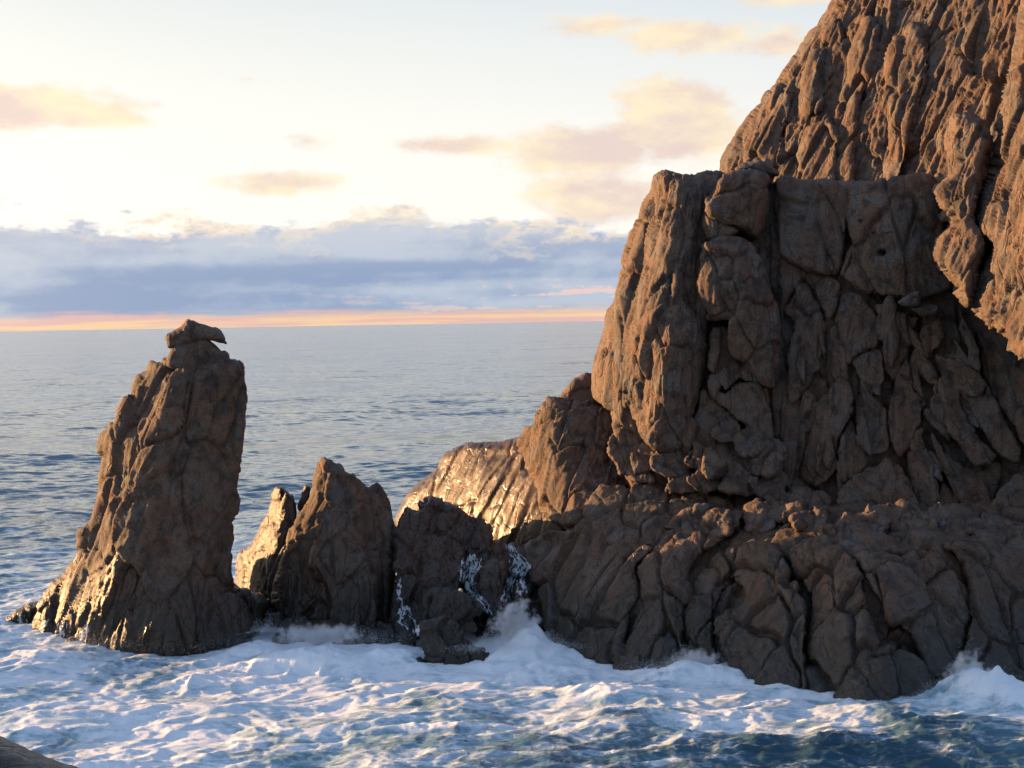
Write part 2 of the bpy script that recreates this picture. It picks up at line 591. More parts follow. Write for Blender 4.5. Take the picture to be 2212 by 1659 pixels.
def rock_piece(name, poly, mat, parent=None, ctrl=(), res=3.0, edge=(26.0, .7), back=3.0, close=.8, seed=None, jitter=3.0,
               bulge=0.0, lam=0.02, Yfun=None, disp=None, pits=(), calm=.85, label=None, cat=None, group=None):
    """one block of rock: surveyed outline (px, py, Y), optional inner points, relief, and a body going back into the rock"""
    if seed is None:
        seed = (abs(hash((round(poly[0][0]), round(poly[0][1]), len(poly)))) % 97)
    poly = [tuple(p) if len(p) == 3 else (p[0], p[1], float(Yfun(np.array([p[0]]), np.array([p[1]]))[0])) for p in poly]
    B = spline(poly)
    # ragged outline
    t = np.arange(len(B)) * 1.0
    jp = np.stack([B[:, 0] * .035, B[:, 1] * .035, np.full(len(B), seed * 3.1)], 1)
    B[:, 0] += jitter * fbm(jp, 3)
    B[:, 1] += jitter * fbm(jp + 50, 3)
    Bd = B[::3]
    f = Yfun if Yfun is not None and not ctrl else tps([tuple(p) for p in Bd[::max(1, len(Bd) // 60)]] + list(ctrl), lam)
    x0, y0 = B[:, :2].min(0) - res
    x1, y1 = B[:, :2].max(0) + res
    gx = np.arange(x0, x1 + res, res)
    gy = np.arange(y0, y1 + res, res)
    nx, ny = len(gx), len(gy)
    sd, near, G = poly_dist(gx, gy, B[:, :2], 2 * res)
    ok = (sd > -0.72 * res).reshape(ny, nx)
    cell = ok[:-1, :-1] & ok[1:, :-1] & ok[:-1, 1:] & ok[1:, 1:]
    ids = np.arange(nx * ny).reshape(ny, nx)
    q = np.stack([ids[:-1, :-1], ids[1:, :-1], ids[1:, 1:], ids[:-1, 1:]], -1)[cell]
    used = np.unique(q)
    remap = np.full(nx * ny, -1)
    remap[used] = np.arange(len(used))
    q = remap[q]
    xy = G[used].copy()
    s = sd[used]
    # boundary = edges used once
    E = np.concatenate([q[:, [0, 1]], q[:, [1, 2]], q[:, [2, 3]], q[:, [3, 0]]])
    key = np.minimum(E[:, 0], E[:, 1]).astype(np.int64) * len(used) + np.maximum(E[:, 0], E[:, 1])
    _, inv, cnt = np.unique(key, return_inverse=True, return_counts=True)
    bE = E[cnt[inv] == 1]
    bv = np.unique(bE)
    xy[bv] = near[used][bv]
    s[bv] = 0
    s = np.maximum(s, 0)
    Y = f(xy[:, 0], xy[:, 1])
    W, Rd = edge
    e = 1 - np.clip(s / W, 0, 1)
    e = e * .975
    Y = Y + Rd * (1 - np.sqrt(np.clip(1 - e * e, 0, 1)))
    if bulge:
        Y = Y - bulge * (1 - np.exp(-s / (0.5 * max(s.max(), 1)))) * 1.15
    V = at(xy[:, 0], xy[:, 1], Y)
    N = vnormals(V, q)
    if ((CAM - V) * N).sum(1).mean() < 0:
        N = -N
        q = q[:, ::-1]
        bE = bE[:, ::-1]
    for _ in range(4):                        # calm the normals so the outline does not turn ragged
        acc = np.zeros_like(N)
        fn = N[q].mean(1)
        for kk in range(4):
            for c_ in range(3):
                acc[:, c_] += np.bincount(q[:, kk], weights=fn[:, c_], minlength=len(V))
        N = acc / (np.linalg.norm(acc, axis=1)[:, None] + 1e-9)
    dd = relief(V, seed=seed, **(disp or {}))
    dd = dd * (calm + (1 - calm) * np.clip(s / 13.0, 0, 1))
    for _ in range(1):                        # ease the single-cell steps
        fm = dd[q].mean(1)
        sm_, ct = np.zeros(len(dd)), np.zeros(len(dd))
        for kk in range(4):
            sm_ += np.bincount(q[:, kk], weights=fm, minlength=len(dd))
            ct += np.bincount(q[:, kk], minlength=len(dd))
        dd = .62 * dd + .38 * sm_ / np.maximum(ct, 1)
    for (hx, hy, hr, hd) in pits:
        rr2 = (((xy[:, 0] - hx) / hr) ** 2 + ((xy[:, 1] - hy) / (hr * .8)) ** 2)
        dd = dd - hd * np.exp(-rr2 ** 2)
    V = V + N * dd[:, None]
    # body behind: rings shrinking backwards from the boundary edge, away from the viewer's side
    faces = [q]
    nb = len(bv)
    pos = np.full(len(V), -1)
    pos[bv] = np.arange(nb)
    cen = V[bv].mean(0)
    dirv = (cen - CAM)
    dirv /= dirv[1]
    ringsV = [V]
    prev = bv
    nv = len(V)
    rings = max(3, min(7, int(back / .6)))
    rad = V[bv] - cen
    rad[:, 1] = 0
    rad /= np.linalg.norm(rad, axis=1)[:, None] + 1e-6
    far = []
    for kq in range(1, rings + 1):
        tt = (kq / rings) ** 1.3
        sc = close + (1 - close) * math.sqrt(max(0, 1 - tt ** 2))
        ring = V[bv].copy()
        ring[:, 0] = cen[0] + (ring[:, 0] - cen[0]) * sc
        ring[:, 2] = cen[2] + (ring[:, 2] - cen[2]) * sc
        ring += back * tt * dirv
        far.append(ring)
    far = np.concatenate(far)
    rd = relief(far, seed=seed, **(disp or {})).reshape(rings, nb)
    rd = (rd - rd[0]) * np.clip(np.arange(rings) / 3, 0, 1)[:, None]
    far = far.reshape(rings, nb, 3) + np.minimum(rd, 0)[..., None] * rad
    for kq in range(rings):
        ring = far[kq]
        cur = np.arange(nv, nv + nb)
        a, b = pos[bE[:, 0]], pos[bE[:, 1]]
        faces.append(np.stack([prev[b], prev[a], cur[a], cur[b]], 1))
        ringsV.append(ring)
        prev = cur
        nv += nb
    apex = ringsV[-1].mean(0)
    apex[1] += .3
    ringsV.append(apex[None])
    a, b = pos[bE[:, 0]], pos[bE[:, 1]]
    faces.append(np.stack([prev[b], prev[a], np.full(len(a), nv)], 1))
    VV = np.concatenate(ringsV)
    o = link_mesh(name, VV, faces, mat, parent, rock_tone(VV))
    return tag(o, label, cat, group)


# ------------------------------------------------------------------ materials
def rock_material(name, wet_lo=1.2, wet_hi=4.2, always=0.0, tint=(1, 1, 1)):
    mt = bpy.data.materials.new(name)
    mt.use_nodes = True
    g = NG(mt.node_tree)
    bsdf = g.n['Principled BSDF']
    geo = g.node('ShaderNodeNewGeometry')
    P = geo.outputs['Position']
    sep = g.node('ShaderNodeSeparateXYZ')
    g.l.new(P, sep.inputs[0])
    def att(nm):
        return g.node('ShaderNodeAttribute', attribute_name=nm).outputs['Fac']
    big, mid, p2 = att('big'), att('mid'), att('patch')
    fine = g.noise(P, 16.0, 2, .65)
    def tn(c): return tuple(a * b for a, b in zip(c, tint))
    c = g.mix(g.step(big, .34, .66), tn((.086, .058, .041)), tn((.132, .081, .052)))  # browns darkened and warmed to match the cliff's warm shadow tone
    c = g.mix(g.mul(g.step(mid, .44, .70), .7), c, tn((.152, .105, .075)))
    c = g.mix(g.mul(g.step(mid, .46, .30), .75), c, tn((.044, .032, .025)))
    # grey lichen-like and rusty patches
    c = g.mix(g.mul(g.step(p2, .58, .70), .7), c, tn((.122, .106, .092)))
    c = g.mix(g.mul(g.step(p2, .40, .28), .7), c, tn((.116, .063, .040)))
    c = g.mix(1.0, c, g.mix(g.step(fine, .3, .7), (.72, .72, .72), (1.22, 1.22, 1.22)), 'MULTIPLY')
    # tide-wet dark zone near the water
    h = g.add(sep.outputs[2], g.mul(g.sub(big, .5), -4.5))
    wet = g.step(h, wet_hi, wet_lo)
    wet = g.m('MAXIMUM', wet, always)
    c = g.mix(wet, c, g.mix(1.0, c, (.60, .54, .50), 'MULTIPLY'))
    # black weedy band where the waves reach
    tide = g.step(g.add(sep.outputs[2], g.mul(g.sub(mid, .5), -3.0)), 2.5, .7)
    c = g.mix(g.mul(tide, .8), c, (.020, .018, .013))
    wet = g.m('MAXIMUM', wet, tide)
    g.l.new(c, bsdf.inputs['Base Color'])
    rg = g.add(g.mul(wet, -.42), g.add(.84, g.mul(g.sub(mid, .5), .30)))
    g.l.new(rg, bsdf.inputs['Roughness'])
    bsdf.inputs['Specular IOR Level'].default_value = .4
    b = g.node('ShaderNodeBump')
    b.inputs['Strength'].default_value = .75
    b.inputs['Distance'].default_value = .06
    nd = g.node('ShaderNodeTexNoise')
    nd.inputs['Scale'].default_value = 1.1
    nd.inputs['Detail'].default_value = 2
    g.l.new(P, nd.inputs['Vector'])
    vm = g.node('ShaderNodeVectorMath', operation='MULTIPLY_ADD')
    g.l.new(nd.outputs['Color'], vm.inputs[0])
    vm.inputs[1].default_value = (.7, .7, .7)
    g.l.new(P, vm.inputs[2])
    mp = g.node('ShaderNodeMapping')
    g.l.new(vm.outputs[0], mp.inputs[0])
    mp.inputs['Rotation'].default_value = (0, R(-9), 0)
    mp.inputs['Scale'].default_value = (1.5, 1.5, .5)
    vo = g.node('ShaderNodeTexVoronoi', feature='DISTANCE_TO_EDGE')
    vo.inputs['Scale'].default_value = 1.0
    g.l.new(mp.outputs[0], vo.inputs['Vector'])
    joint = g.m('MULTIPLY', g.step(vo.outputs['Distance'], 0.0, .045), g.step(big, .3, .6, .35, 1.0))
    g.l.new(g.m('MULTIPLY_ADD', joint, .8, g.noise(P, 9.0, 4, .74)), b.inputs['Height'])
    g.l.new(b.outputs[0], bsdf.inputs['Normal'])
    return mt


M_ROCK = rock_material('granite')
M_LOW = rock_material('granite_shore', .8, 4.2, tint=(.92, .86, .80))  # tint lowered and warmed so the apron looks deep in shade
M_WET = rock_material('granite_wet', 3.0, 9.0, .92, tint=(.9, .86, .82))  # tint also dimmed to reach the dark tone of shadowed rock
M_GLEAM = rock_material('granite_running_wet', 3.0, 9.0, 1.0, tint=(.80, .62, .46))  # base tinted orange to turn the sun's gleam golden
nt_ = M_GLEAM.node_tree
bs_ = nt_.nodes['Principled BSDF']
for l_ in list(bs_.inputs['Roughness'].links):
    nt_.links.remove(l_)
ng_ = NG(nt_)
nt_.links.new(ng_.step(ng_.node('ShaderNodeAttribute', attribute_name='mid').outputs['Fac'], .36, .64, .30, .56), bs_.inputs['Roughness'])
for n_ in nt_.nodes:
    if n_.type == 'BUMP':
        n_.inputs['Strength'].default_value = .3
bs_.inputs['Specular IOR Level'].default_value = .38

# ================================================================== THE CLIFF
def Ymid(px, py):
    px = np.asarray(px, float); py = np.asarray(py, float)
    return 63.2 - (px - 1300) / 900 * 3.2 + (900 - py) / 500 * 1.1


def Ywater(px):
    """how far out the cliff foot meets the sea"""
    return np.interp(px, [1140, 1200, 1270, 1340, 1430, 1520, 1600, 1690, 1760, 1820, 1870, 1920, 1970, 2030, 2200, 2400], [61.0, 59.4, 57.2, 55.8, 54.9, 54.3, 53.6, 52.2, 50.9, 49.8, 49.1, 48.9, 49.2, 49.9, 51.4, 52.6])


def Yapron(px, py):
    px = np.asarray(px, float); py = np.asarray(py, float)
    yb = Ywater(px)
    pb = 697 - (px - CX) * .0177 + 12 / yb * FP
    t1 = np.clip((pb - py) / (pb - 1180), -.4, 1)
    t2 = np.clip((1180 - py) / 90, 0, 1.5)
    ytop = yb + 3.6
    return yb + 3.6 * t1 + (Ymid(px, 1100) - .3 - ytop) * t2 * .8


cliff = thing('cliff', 'tall brown granite cliff with sunlit upper slope rising from the surf', 'cliff', (12.0, 62.0, 0.0))

UP = dict(ang=-18, k=1.0, size=1.4, stretch=3.2, facet=.17, tilt=.30, crack=.13, flute=.065, flute_ang=-18, flute_f=2.9, rough=1.7, chip=.6)
MIDD = dict(ang=10, size=1.6, stretch=3.4, facet=.11, tilt=.20, crack=.13, small=.8)
LOWD = dict(ang=6, size=1.7, stretch=2.4, facet=.11, tilt=.22, crack=.14, small=.75)
TOWER = dict(ang=-6, size=1.4, stretch=2.0, facet=.14, tilt=.22, crack=.10, flute=.05, flute_f=1.6)


def Yup(px, py):
    px = np.asarray(px, float); py = np.asarray(py, float)
    return 75.5 - (px - 1560) / 540 * 11.0 + (390 - py) / 390 * 3.4


rock_piece('upper_slope', [(1850, -140), (1796, 0), (1745, 75), (1697, 145), (1662, 194), (1604, 264), (1587, 291), (1565, 326), (1556, 380),
                           (1600, 430), (1750, 440), (1900, 430), (2050, 470), (2150, 560), (2340, 560), (2340, -140)],
           M_ROCK, cliff, Yfun=Yup, res=2.2, edge=(40, 2.0), back=9, disp=UP, calm=.35)
rock_piece('core_wall', [(1330, 620), (1400, 440), (1500, 400), (1700, 392), (1950, 392), (2340, 380), (2340, 1240), (1900, 1220), (1500, 1130), (1370, 1060), (1320, 900)],
           M_ROCK, cliff, Yfun=lambda a, b: Ymid(a, b) + .1, res=3.0, edge=(30, 1.5), back=5, disp=MIDD)
# --- broad plates lying on the upper slope
for k, (pl, pr) in enumerate([([(1868, 30), (1900, 60), (1884, 150), (1856, 240), (1846, 330), (1838, 400), (1796, 400), (1800, 330), (1808, 240), (1836, 130)], .25),
                              ([(1730, 300), (1750, 270), (1790, 263), (1812, 300), (1806, 370), (1800, 405), (1735, 405), (1720, 350)], .6),
                              ([(1618, 300), (1660, 250), (1700, 196), (1716, 220), (1694, 300), (1668, 390), (1640, 395), (1608, 372)], .35),
                              ([(1928, 120), (1976, 56), (2004, 120), (1988, 220), (1962, 330), (1938, 405), (1900, 405), (1914, 280)], .45),
                              ([(1760, 90), (1800, 40), (1824, 70), (1800, 160), (1770, 240), (1738, 250), (1740, 160)], .35)]):
    rock_piece('slope_plate', pl, M_ROCK, cliff, Yfun=lambda a, b, pr=pr: Yup(a, b) - pr, res=2.3, edge=(12, .5), back=2.0, seed=k + 200, jitter=5,
               disp=dict(UP, flute=.035, size=1.6, facet=.12, tilt=.22, rough=1.2))
# --- headland block on the seaward side, its left flank fluted and turned to the sun
rock_piece('headland_block', [(1415, 379, 63.2), (1432, 368, 63.0), (1485, 375, 62.6), (1556, 368, 63.0), (1585, 420, 62.8), (1570, 520, 62.4), (1540, 620, 62.0),
                              (1525, 720, 61.8), (1500, 800, 61.8), (1420, 880, 62.0), (1362, 890, 62.6), (1313, 882, 63.6), (1277, 849, 65.6), (1286, 766, 65.8), (1296, 732, 65.8),
                              (1302, 705, 65.8), (1313, 670, 65.8), (1338, 617, 65.6), (1355, 569, 65.4), (1366, 547, 65.4), (1384, 463, 65.2), (1402, 419, 65.0)],
           M_ROCK, cliff, ctrl=[(1442, 420, 62.2), (1438, 480, 61.9), (1430, 560, 61.6), (1415, 640, 61.5), (1395, 720, 61.5), (1375, 800, 61.6), (1490, 430, 62.4), (1500, 500, 62.4), (1490, 600, 62.2), (1480, 700, 62.1),
                                (1335, 780, 63.5), (1365, 650, 63.3), (1400, 500, 63.3)], lam=.08,
           res=2.2, edge=(24, .9), back=9, close=.9, calm=.45,
           disp=dict(ang=-8, size=1.2, stretch=3.0, facet=.12, tilt=.20, crack=.09, flute=.12, flute_ang=-12, flute_f=2.6, rough=1.5, chip=.5))
rock_piece('sunlit_rib', [(1375, 704, 61.9), (1415, 655, 61.7), (1445, 640, 61.6), (1480, 648, 61.4), (1510, 690, 61.5), (1521, 740, 61.5), (1516, 830, 61.3), (1502, 900, 61.2),
                          (1492, 965, 61.2), (1450, 978, 61.2), (1400, 962, 61.5), (1380, 935, 61.9), (1362, 890, 62.4), (1352, 850, 62.5), (1362, 780, 62.4)],
           M_ROCK, cliff, ctrl=[(1445, 690, 60.7), (1440, 760, 60.4), (1425, 840, 60.5), (1405, 910, 60.8), (1490, 780, 61.1), (1480, 880, 61.0), (1395, 800, 61.5)], lam=.06, res=2.35, edge=(22, .8), back=4,
           disp=dict(ang=-6, size=1.3, stretch=2.6, facet=.12, tilt=.2, crack=.10, flute=.08, flute_ang=-10))
rock_piece('tower_head', [(1556, 378), (1580, 368), (1618, 366), (1650, 380), (1668, 423), (1662, 463), (1640, 520), (1591, 495), (1530, 468), (1522, 437), (1543, 397)],
           M_ROCK, cliff, Yfun=lambda a, b: 61.3 + (np.asarray(a) - 1590) * .004, res=2.35, edge=(22, .8), back=5, disp=dict(TOWER, k=.8))
rock_piece('tower_wedge', [(1521, 463), (1560, 474), (1596, 498), (1560, 524), (1525, 510)],
           M_ROCK, cliff, Yfun=lambda a, b: 61.3 + 0 * np.asarray(a), res=2.35, edge=(16, .6), back=2, disp=dict(TOWER, k=.6))
rock_piece('tower_body', [(1510, 530), (1569, 508), (1618, 520), (1653, 556), (1660, 620), (1682, 665), (1680, 740), (1684, 830), (1660, 838), (1600, 770), (1570, 705), (1530, 690), (1498, 640), (1495, 600)],
           M_ROCK, cliff, Yfun=lambda a, b: 61.2 - (np.asarray(b) - 520) * .002, ctrl=[(1560, 600, 60.0), (1600, 640, 59.9), (1630, 720, 60.0)], lam=.1,
           res=2.35, edge=(17, .6), back=4, disp=dict(TOWER, flute=.06))
# --- panels of the recessed wall under the ledge
rock_piece('wall_panel', [(1680, 394), (1745, 390), (1812, 392), (1838, 423), (1829, 507), (1807, 588), (1745, 582), (1680, 547), (1670, 485)],
           M_ROCK, cliff, Yfun=lambda a, b: Ymid(a, b) - .55, res=2.8, edge=(9, .35), back=4, disp=dict(MIDD, k=.7))
rock_piece('wall_panel', [(1836, 408), (1891, 390), (1944, 384), (2014, 379), (2036, 441), (2040, 529), (2058, 617), (1992, 650), (1891, 637), (1812, 597), (1836, 507)],
           M_ROCK, cliff, Yfun=lambda a, b: Ymid(a, b) - .75, ctrl=[(1940, 450, 60.2), (1940, 560, 60.1)], lam=.2, res=2.35, edge=(9, .4), back=4, disp=dict(MIDD, k=.8), pits=[(1904, 546, 8, .7), (1884, 502, 4, .25), (1861, 479, 4, .2)])
# --- hanging ribs on the right that catch the sun
rock_piece('hanging_rib', [(2064, 240), (2045, 300), (2050, 375), (2016, 410), (2032, 450), (2056, 489), (2025, 520), (2018, 560), (2040, 590), (2063, 620), (2094, 656),
                           (2110, 600), (2135, 520), (2110, 470), (2125, 390), (2140, 300), (2110, 250)],
           M_ROCK, cliff, Yfun=lambda a, b: 57.6 - (np.asarray(a) - 2030) * .014 + (400 - np.asarray(b)) * .006, res=2.35, edge=(26, 1.4), back=6,
           disp=dict(UP, flute=.12, size=1.1, k=.9))
rock_piece('hanging_rib', [(2200, 60), (2160, 212), (2147, 300), (2129, 397), (2107, 463), (2118, 500), (2147, 529), (2130, 570), (2107, 608), (2097, 652), (2133, 700),
                           (2169, 730), (2182, 760), (2230, 790), (2340, 800), (2340, -140), (2230, -140)],
           M_ROCK, cliff, Yfun=lambda a, b: 56.4 - (np.asarray(a) - 2107) * .026 + (500 - np.asarray(b)) * .006, res=2.35, edge=(26, 1.4), back=7,
           disp=dict(UP, flute=.12, size=1.1, k=.9))
# --- leaning slabs of the lower wall: outline, how proud of the wall, tilt across and up
slabs = [
    ([(1690, 560), (1745, 586), (1720, 620), (1694, 660), (1684, 720), (1682, 640)], .2, 0, 0),
    ([(1719, 624), (1741, 616), (1754, 646), (1781, 682), (1785, 739), (1776, 788), (1737, 836), (1710, 866), (1704, 796), (1715, 708), (1690, 677)], .6, .003, 0),
    ([(1754, 607), (1803, 602), (1814, 633), (1792, 691), (1781, 680), (1759, 642)], .5, 0, 0),
    ([(1816, 638), (1856, 633), (1893, 691), (1896, 744), (1851, 766), (1834, 788), (1803, 761), (1790, 721), (1807, 673)], .8, .003, 0),
    ([(1842, 770), (1900, 748), (1910, 805), (1900, 858), (1869, 832), (1851, 814)], 1.2, -.004, .004),
    ([(1891, 662), (1953, 682), (1988, 686), (1955, 761), (1927, 823), (1909, 788), (1907, 726)], .7, .003, 0),
    ([(1995, 700), (2023, 691), (2038, 730), (2016, 761), (1990, 805), (1997, 860), (1981, 840), (1962, 783), (1977, 739)], .9, -.004, 0),
    ([(2014, 840), (2050, 801), (2074, 823), (2078, 876), (2105, 929), (2152, 975), (2147, 999), (2103, 1008), (2067, 955), (2032, 920), (2008, 885)], 1.5, .004, .001),
    ([(2060, 730), (2067, 761), (2072, 823), (2098, 893), (2151, 970), (2198, 1000), (2202, 964), (2156, 885), (2105, 783)], 1.3, -.002, 0),
    ([(2110, 720), (2116, 766), (2134, 840), (2178, 907), (2230, 1000), (2330, 1030), (2330, 880), (2212, 800), (2147, 764)], 1.7, -.003, 0),
    ([(1847, 840), (1873, 836), (1915, 885), (1920, 964), (1891, 988), (1860, 964), (1842, 902)], 1.1, .002, 0),
    ([(1767, 876), (1812, 814), (1842, 840), (1840, 902), (1814, 955), (1809, 1017), (1759, 1054), (1726, 1017), (1750, 955)], 1.0, -.005, 0),
    ([(1838, 905), (1860, 964), (1891, 988), (1870, 1012), (1826, 1050), (1807, 1014), (1815, 955)], .8, .003, 0),
    ([(1882, 1008), (1909, 986), (1940, 999), (1967, 1043), (1985, 1110), (1890, 1140), (1790, 1120), (1812, 1070), (1856, 1017)], 1.5, .002, .002),
    ([(1925, 830), (1955, 770), (1968, 790), (1985, 845), (1998, 870), (1985, 925), (1960, 965), (1945, 985), (1925, 960), (1920, 890)], .9, -.003, 0),
    ([(1962, 968), (1988, 924), (1998, 942), (2024, 1017), (2034, 1128), (1990, 1112), (1968, 1036)], 1.3, -.004, 0),
    ([(2010, 933), (2058, 982), (2110, 1017), (2147, 999), (2162, 1017), (2140, 1095), (2090, 1110), (2045, 1032), (2019, 988)], 1.3, .004, 0),
    ([(2040, 1040), (2088, 1104), (2110, 1150), (2040, 1150), (2026, 1080)], 1.2, .002, 0),
    ([(2164, 1055), (2212, 1017), (2330, 1050), (2330, 1170), (2150, 1160), (2140, 1100)], 1.9, 0, 0),
    ([(1529, 823), (1547, 808), (1565, 845), (1604, 823), (1662, 834), (1676, 902), (1667, 958), (1618, 925), (1573, 890), (1541, 870)], 1.6, .003, 0),
    ([(1541, 722), (1572, 706), (1604, 762), (1681, 823), (1662, 836), (1604, 820), (1565, 842), (1536, 798)], 1.5, .002, 0),
    ([(1500, 900), (1520, 840), (1545, 870), (1580, 895), (1560, 940), (1530, 980), (1496, 960)], 1.2, .003, 0),
    ([(1690, 850), (1735, 838), (1765, 870), (1745, 960), (1725, 1020), (1700, 1060), (1685, 980)], .3, -.002, 0),
]
for k, (pl, proud, gx, gy) in enumerate(slabs):
    c = np.mean(pl, 0)
    fy = (lambda a, b, p=proud * .55, gx=gx * 1.7 + .0028 * (-1) ** k, gy=gy * 2, c=c: Ymid(a, b) - p + gx * (np.asarray(a) - c[0]) - gy * (np.asarray(b) - c[1]))
    rock_piece('rock_slab', pl, M_ROCK, cliff, Yfun=fy, res=2.7, edge=(5, .18), back=2.6, seed=k + 3, jitter=5,
               disp=dict(ang=14 if pl[0][0] > 1850 else -4, size=1.1, stretch=4.0, facet=.12, tilt=.26, crack=.13, k=.8, flute=.05, flute_f=1.3))
# --- thin slivers between and over the slabs
sr = np.random.default_rng(77)
for k in range(30):
    x = sr.uniform(1700, 2190)
    y = sr.uniform(660, 1080)
    if y < 640 + (x - 1700) * .18:
        continue
    L_ = sr.uniform(34, 75)
    w_ = L_ * sr.uniform(.2, .36)
    lean = (.62 if x > 1930 else -.12) + sr.normal() * .16
    d0 = np.array([math.sin(lean), math.cos(lean)])
    d1 = np.array([d0[1], -d0[0]])
    pl = [tuple(np.array([x, y]) + d0 * L_ * a_ * (1 + sr.normal() * .1) + d1 * w_ * b_ * (1 + sr.normal() * .25)) for a_, b_ in ((-1, -.1), (-.55, .8), (.1, 1), (.7, .7), (1, 0), (.6, -.8), (-.1, -1), (-.65, -.7))]
    pr, gx_ = sr.uniform(.3, .85), sr.choice([-1, 1]) * sr.uniform(.004, .011)
    rock_piece('rock_slab', pl, M_ROCK, cliff, Yfun=lambda a, b, pr=pr, gx_=gx_, x=x: Ymid(a, b) - pr + gx_ * (np.asarray(a) - x), res=2.5, edge=(5, .2), back=2.0, seed=k + 120, jitter=4,
               disp=dict(ang=math.degrees(lean), size=.9, stretch=4.0, facet=.12, tilt=.26, crack=.13, k=.7))
# --- broken rocks at the foot of the tower
rr = np.random.default_rng(21)
rub = [(1400, 985, 40, 34), (1455, 1000, 46, 26), (1510, 990, 34, 30), (1560, 985, 40, 44), (1620, 950, 40, 30), (1575, 930, 30, 32), (1640, 1000, 46, 36), (1600, 1035, 52, 32),
       (1660, 1050, 40, 34), (1530, 1040, 44, 30), (1470, 1045, 40, 26), (1700, 1085, 40, 30), (1750, 1085, 46, 30), (1675, 985, 30, 44), (1350, 960, 40, 50), (1385, 1020, 34, 26)]
for k, (x, y, rx, ry) in enumerate(rub):
    n = 6
    pl = []
    for j in range(n):
        a = 2 * math.pi * j / n + rr.normal() * .28
        q = 1.12 + rr.normal() * .2
        pl.append((x + rx * q * math.cos(a), y - ry * q * math.sin(a)))
    yy = float(np.interp(x, [1350, 1500, 1750], [63.0, 60.9, 60.0])) - (y - 930) * .006 + .45
    rock_piece('boulder', pl, M_ROCK, cliff, Yfun=lambda a, b, yy=yy, x=x, y=y, g1=rr.normal() * .006, g2=.008 + rr.random() * .01: yy + g1 * (np.asarray(a) - x) - g2 * (np.asarray(b) - y), res=2.5, edge=(5, .32), back=1.8, seed=k + 40, jitter=4,
               disp=dict(ang=0, size=.9, stretch=1.5, facet=.14, tilt=.34, crack=.13, k=.9))
# --- the wave-worn apron
def apron(pl, proud=0.0, edge=(9, .34), bulge=.3, **kw):
    rock_piece('apron_rock', pl, M_LOW, cliff, Yfun=lambda a, b: Yapron(a, b) - proud, res=2.4, edge=edge, back=4.5, bulge=bulge, disp=dict(LOWD, **kw))


rock_piece('apron_core', [(1180, 1200), (1260, 1130), (1400, 1056), (1600, 1064), (1900, 1070), (2340, 1090), (2340, 1640), (1980, 1620), (1840, 1610), (1600, 1520), (1300, 1490), (1200, 1440)],
           M_LOW, cliff, Yfun=lambda a, b: Yapron(a, b) + .2, res=3.0, edge=(30, 1.5), back=5, disp=LOWD)
apron([(1140, 1190), (1180, 1142), (1236, 1140), (1256, 1107), (1278, 1063), (1300, 1041), (1330, 1050), (1410, 1045), (1460, 1055), (1482, 1085), (1492, 1130), (1440, 1165),
       (1400, 1200), (1372, 1230), (1380, 1280), (1362, 1330), (1335, 1440), (1270, 1425), (1205, 1400), (1180, 1370), (1160, 1310), (1145, 1250)], .2, stretch=2.2, ang=-25)
apron([(1370, 1225), (1400, 1187), (1450, 1142), (1500, 1125), (1540, 1140), (1565, 1165), (1522, 1190), (1492, 1230), (1482, 1300), (1478, 1380), (1472, 1460), (1340, 1460), (1332, 1400), (1362, 1330), (1378, 1280)], .35)
apron([(1472, 1300), (1500, 1240), (1550, 1200), (1590, 1188), (1600, 1230), (1564, 1290), (1542, 1340), (1552, 1400), (1575, 1470), (1500, 1460), (1476, 1390)], .15, size=1.2)
apron([(1595, 1187), (1625, 1165), (1660, 1170), (1690, 1190), (1707, 1240), (1737, 1290), (1744, 1340), (1742, 1400), (1740, 1545), (1690, 1535), (1640, 1510), (1590, 1490),
       (1560, 1425), (1535, 1370), (1550, 1330), (1602, 1290), (1590, 1240)], 1.0, bulge=.6)
apron([(1700, 1192), (1760, 1160), (1800, 1180), (1832, 1190), (1862, 1250), (1882, 1330), (1904, 1400), (1952, 1470), (1990, 1565), (1890, 1600), (1820, 1575), (1748, 1545), (1744, 1400), (1742, 1290), (1710, 1240)], .5, stretch=2.2, ang=14)
apron([(1858, 1400), (1920, 1368), (1975, 1380), (2005, 1430), (2013, 1480), (2010, 1565), (1950, 1595), (1890, 1598), (1850, 1540)], .35, edge=(30, 1.3), bulge=.4)
apron([(1850, 1200), (1920, 1188), (1990, 1200), (2050, 1178), (2090, 1215), (2100, 1290), (2085, 1380), (2060, 1480), (2010, 1470), (1980, 1390), (1930, 1345), (1880, 1280)], .3, stretch=2.0, ang=10)
apron([(2050, 1178), (2120, 1160), (2180, 1200), (2340, 1225), (2340, 1600), (2220, 1560), (2120, 1500), (2040, 1490), (2075, 1400), (2100, 1300), (2085, 1220)], .7, stretch=1.8, ang=6)
uppers = [([(1690, 1132), (1710, 1108), (1730, 1102), (1766, 1122), (1766, 1150), (1795, 1195), (1700, 1205), (1645, 1175)], 57.2),
          ([(1500, 1088), (1560, 1100), (1595, 1120), (1630, 1082), (1655, 1096), (1690, 1130), (1660, 1180), (1560, 1180), (1495, 1135)], 58.8),
          ([(1455, 1055), (1530, 1060), (1590, 1090), (1570, 1120), (1500, 1110)], 60.0),
          ([(1858, 1142), (1890, 1118), (1930, 1114), (2000, 1130), (2050, 1152), (2085, 1195), (1980, 1216), (1875, 1206)], 56.0),
          ([(2070, 1142), (2110, 1118), (2180, 1150), (2340, 1150), (2340, 1262), (2100, 1225)], 55.0),
          ([(1770, 1120), (1830, 1105), (1870, 1130), (1862, 1190), (1800, 1190)], 57.6)]
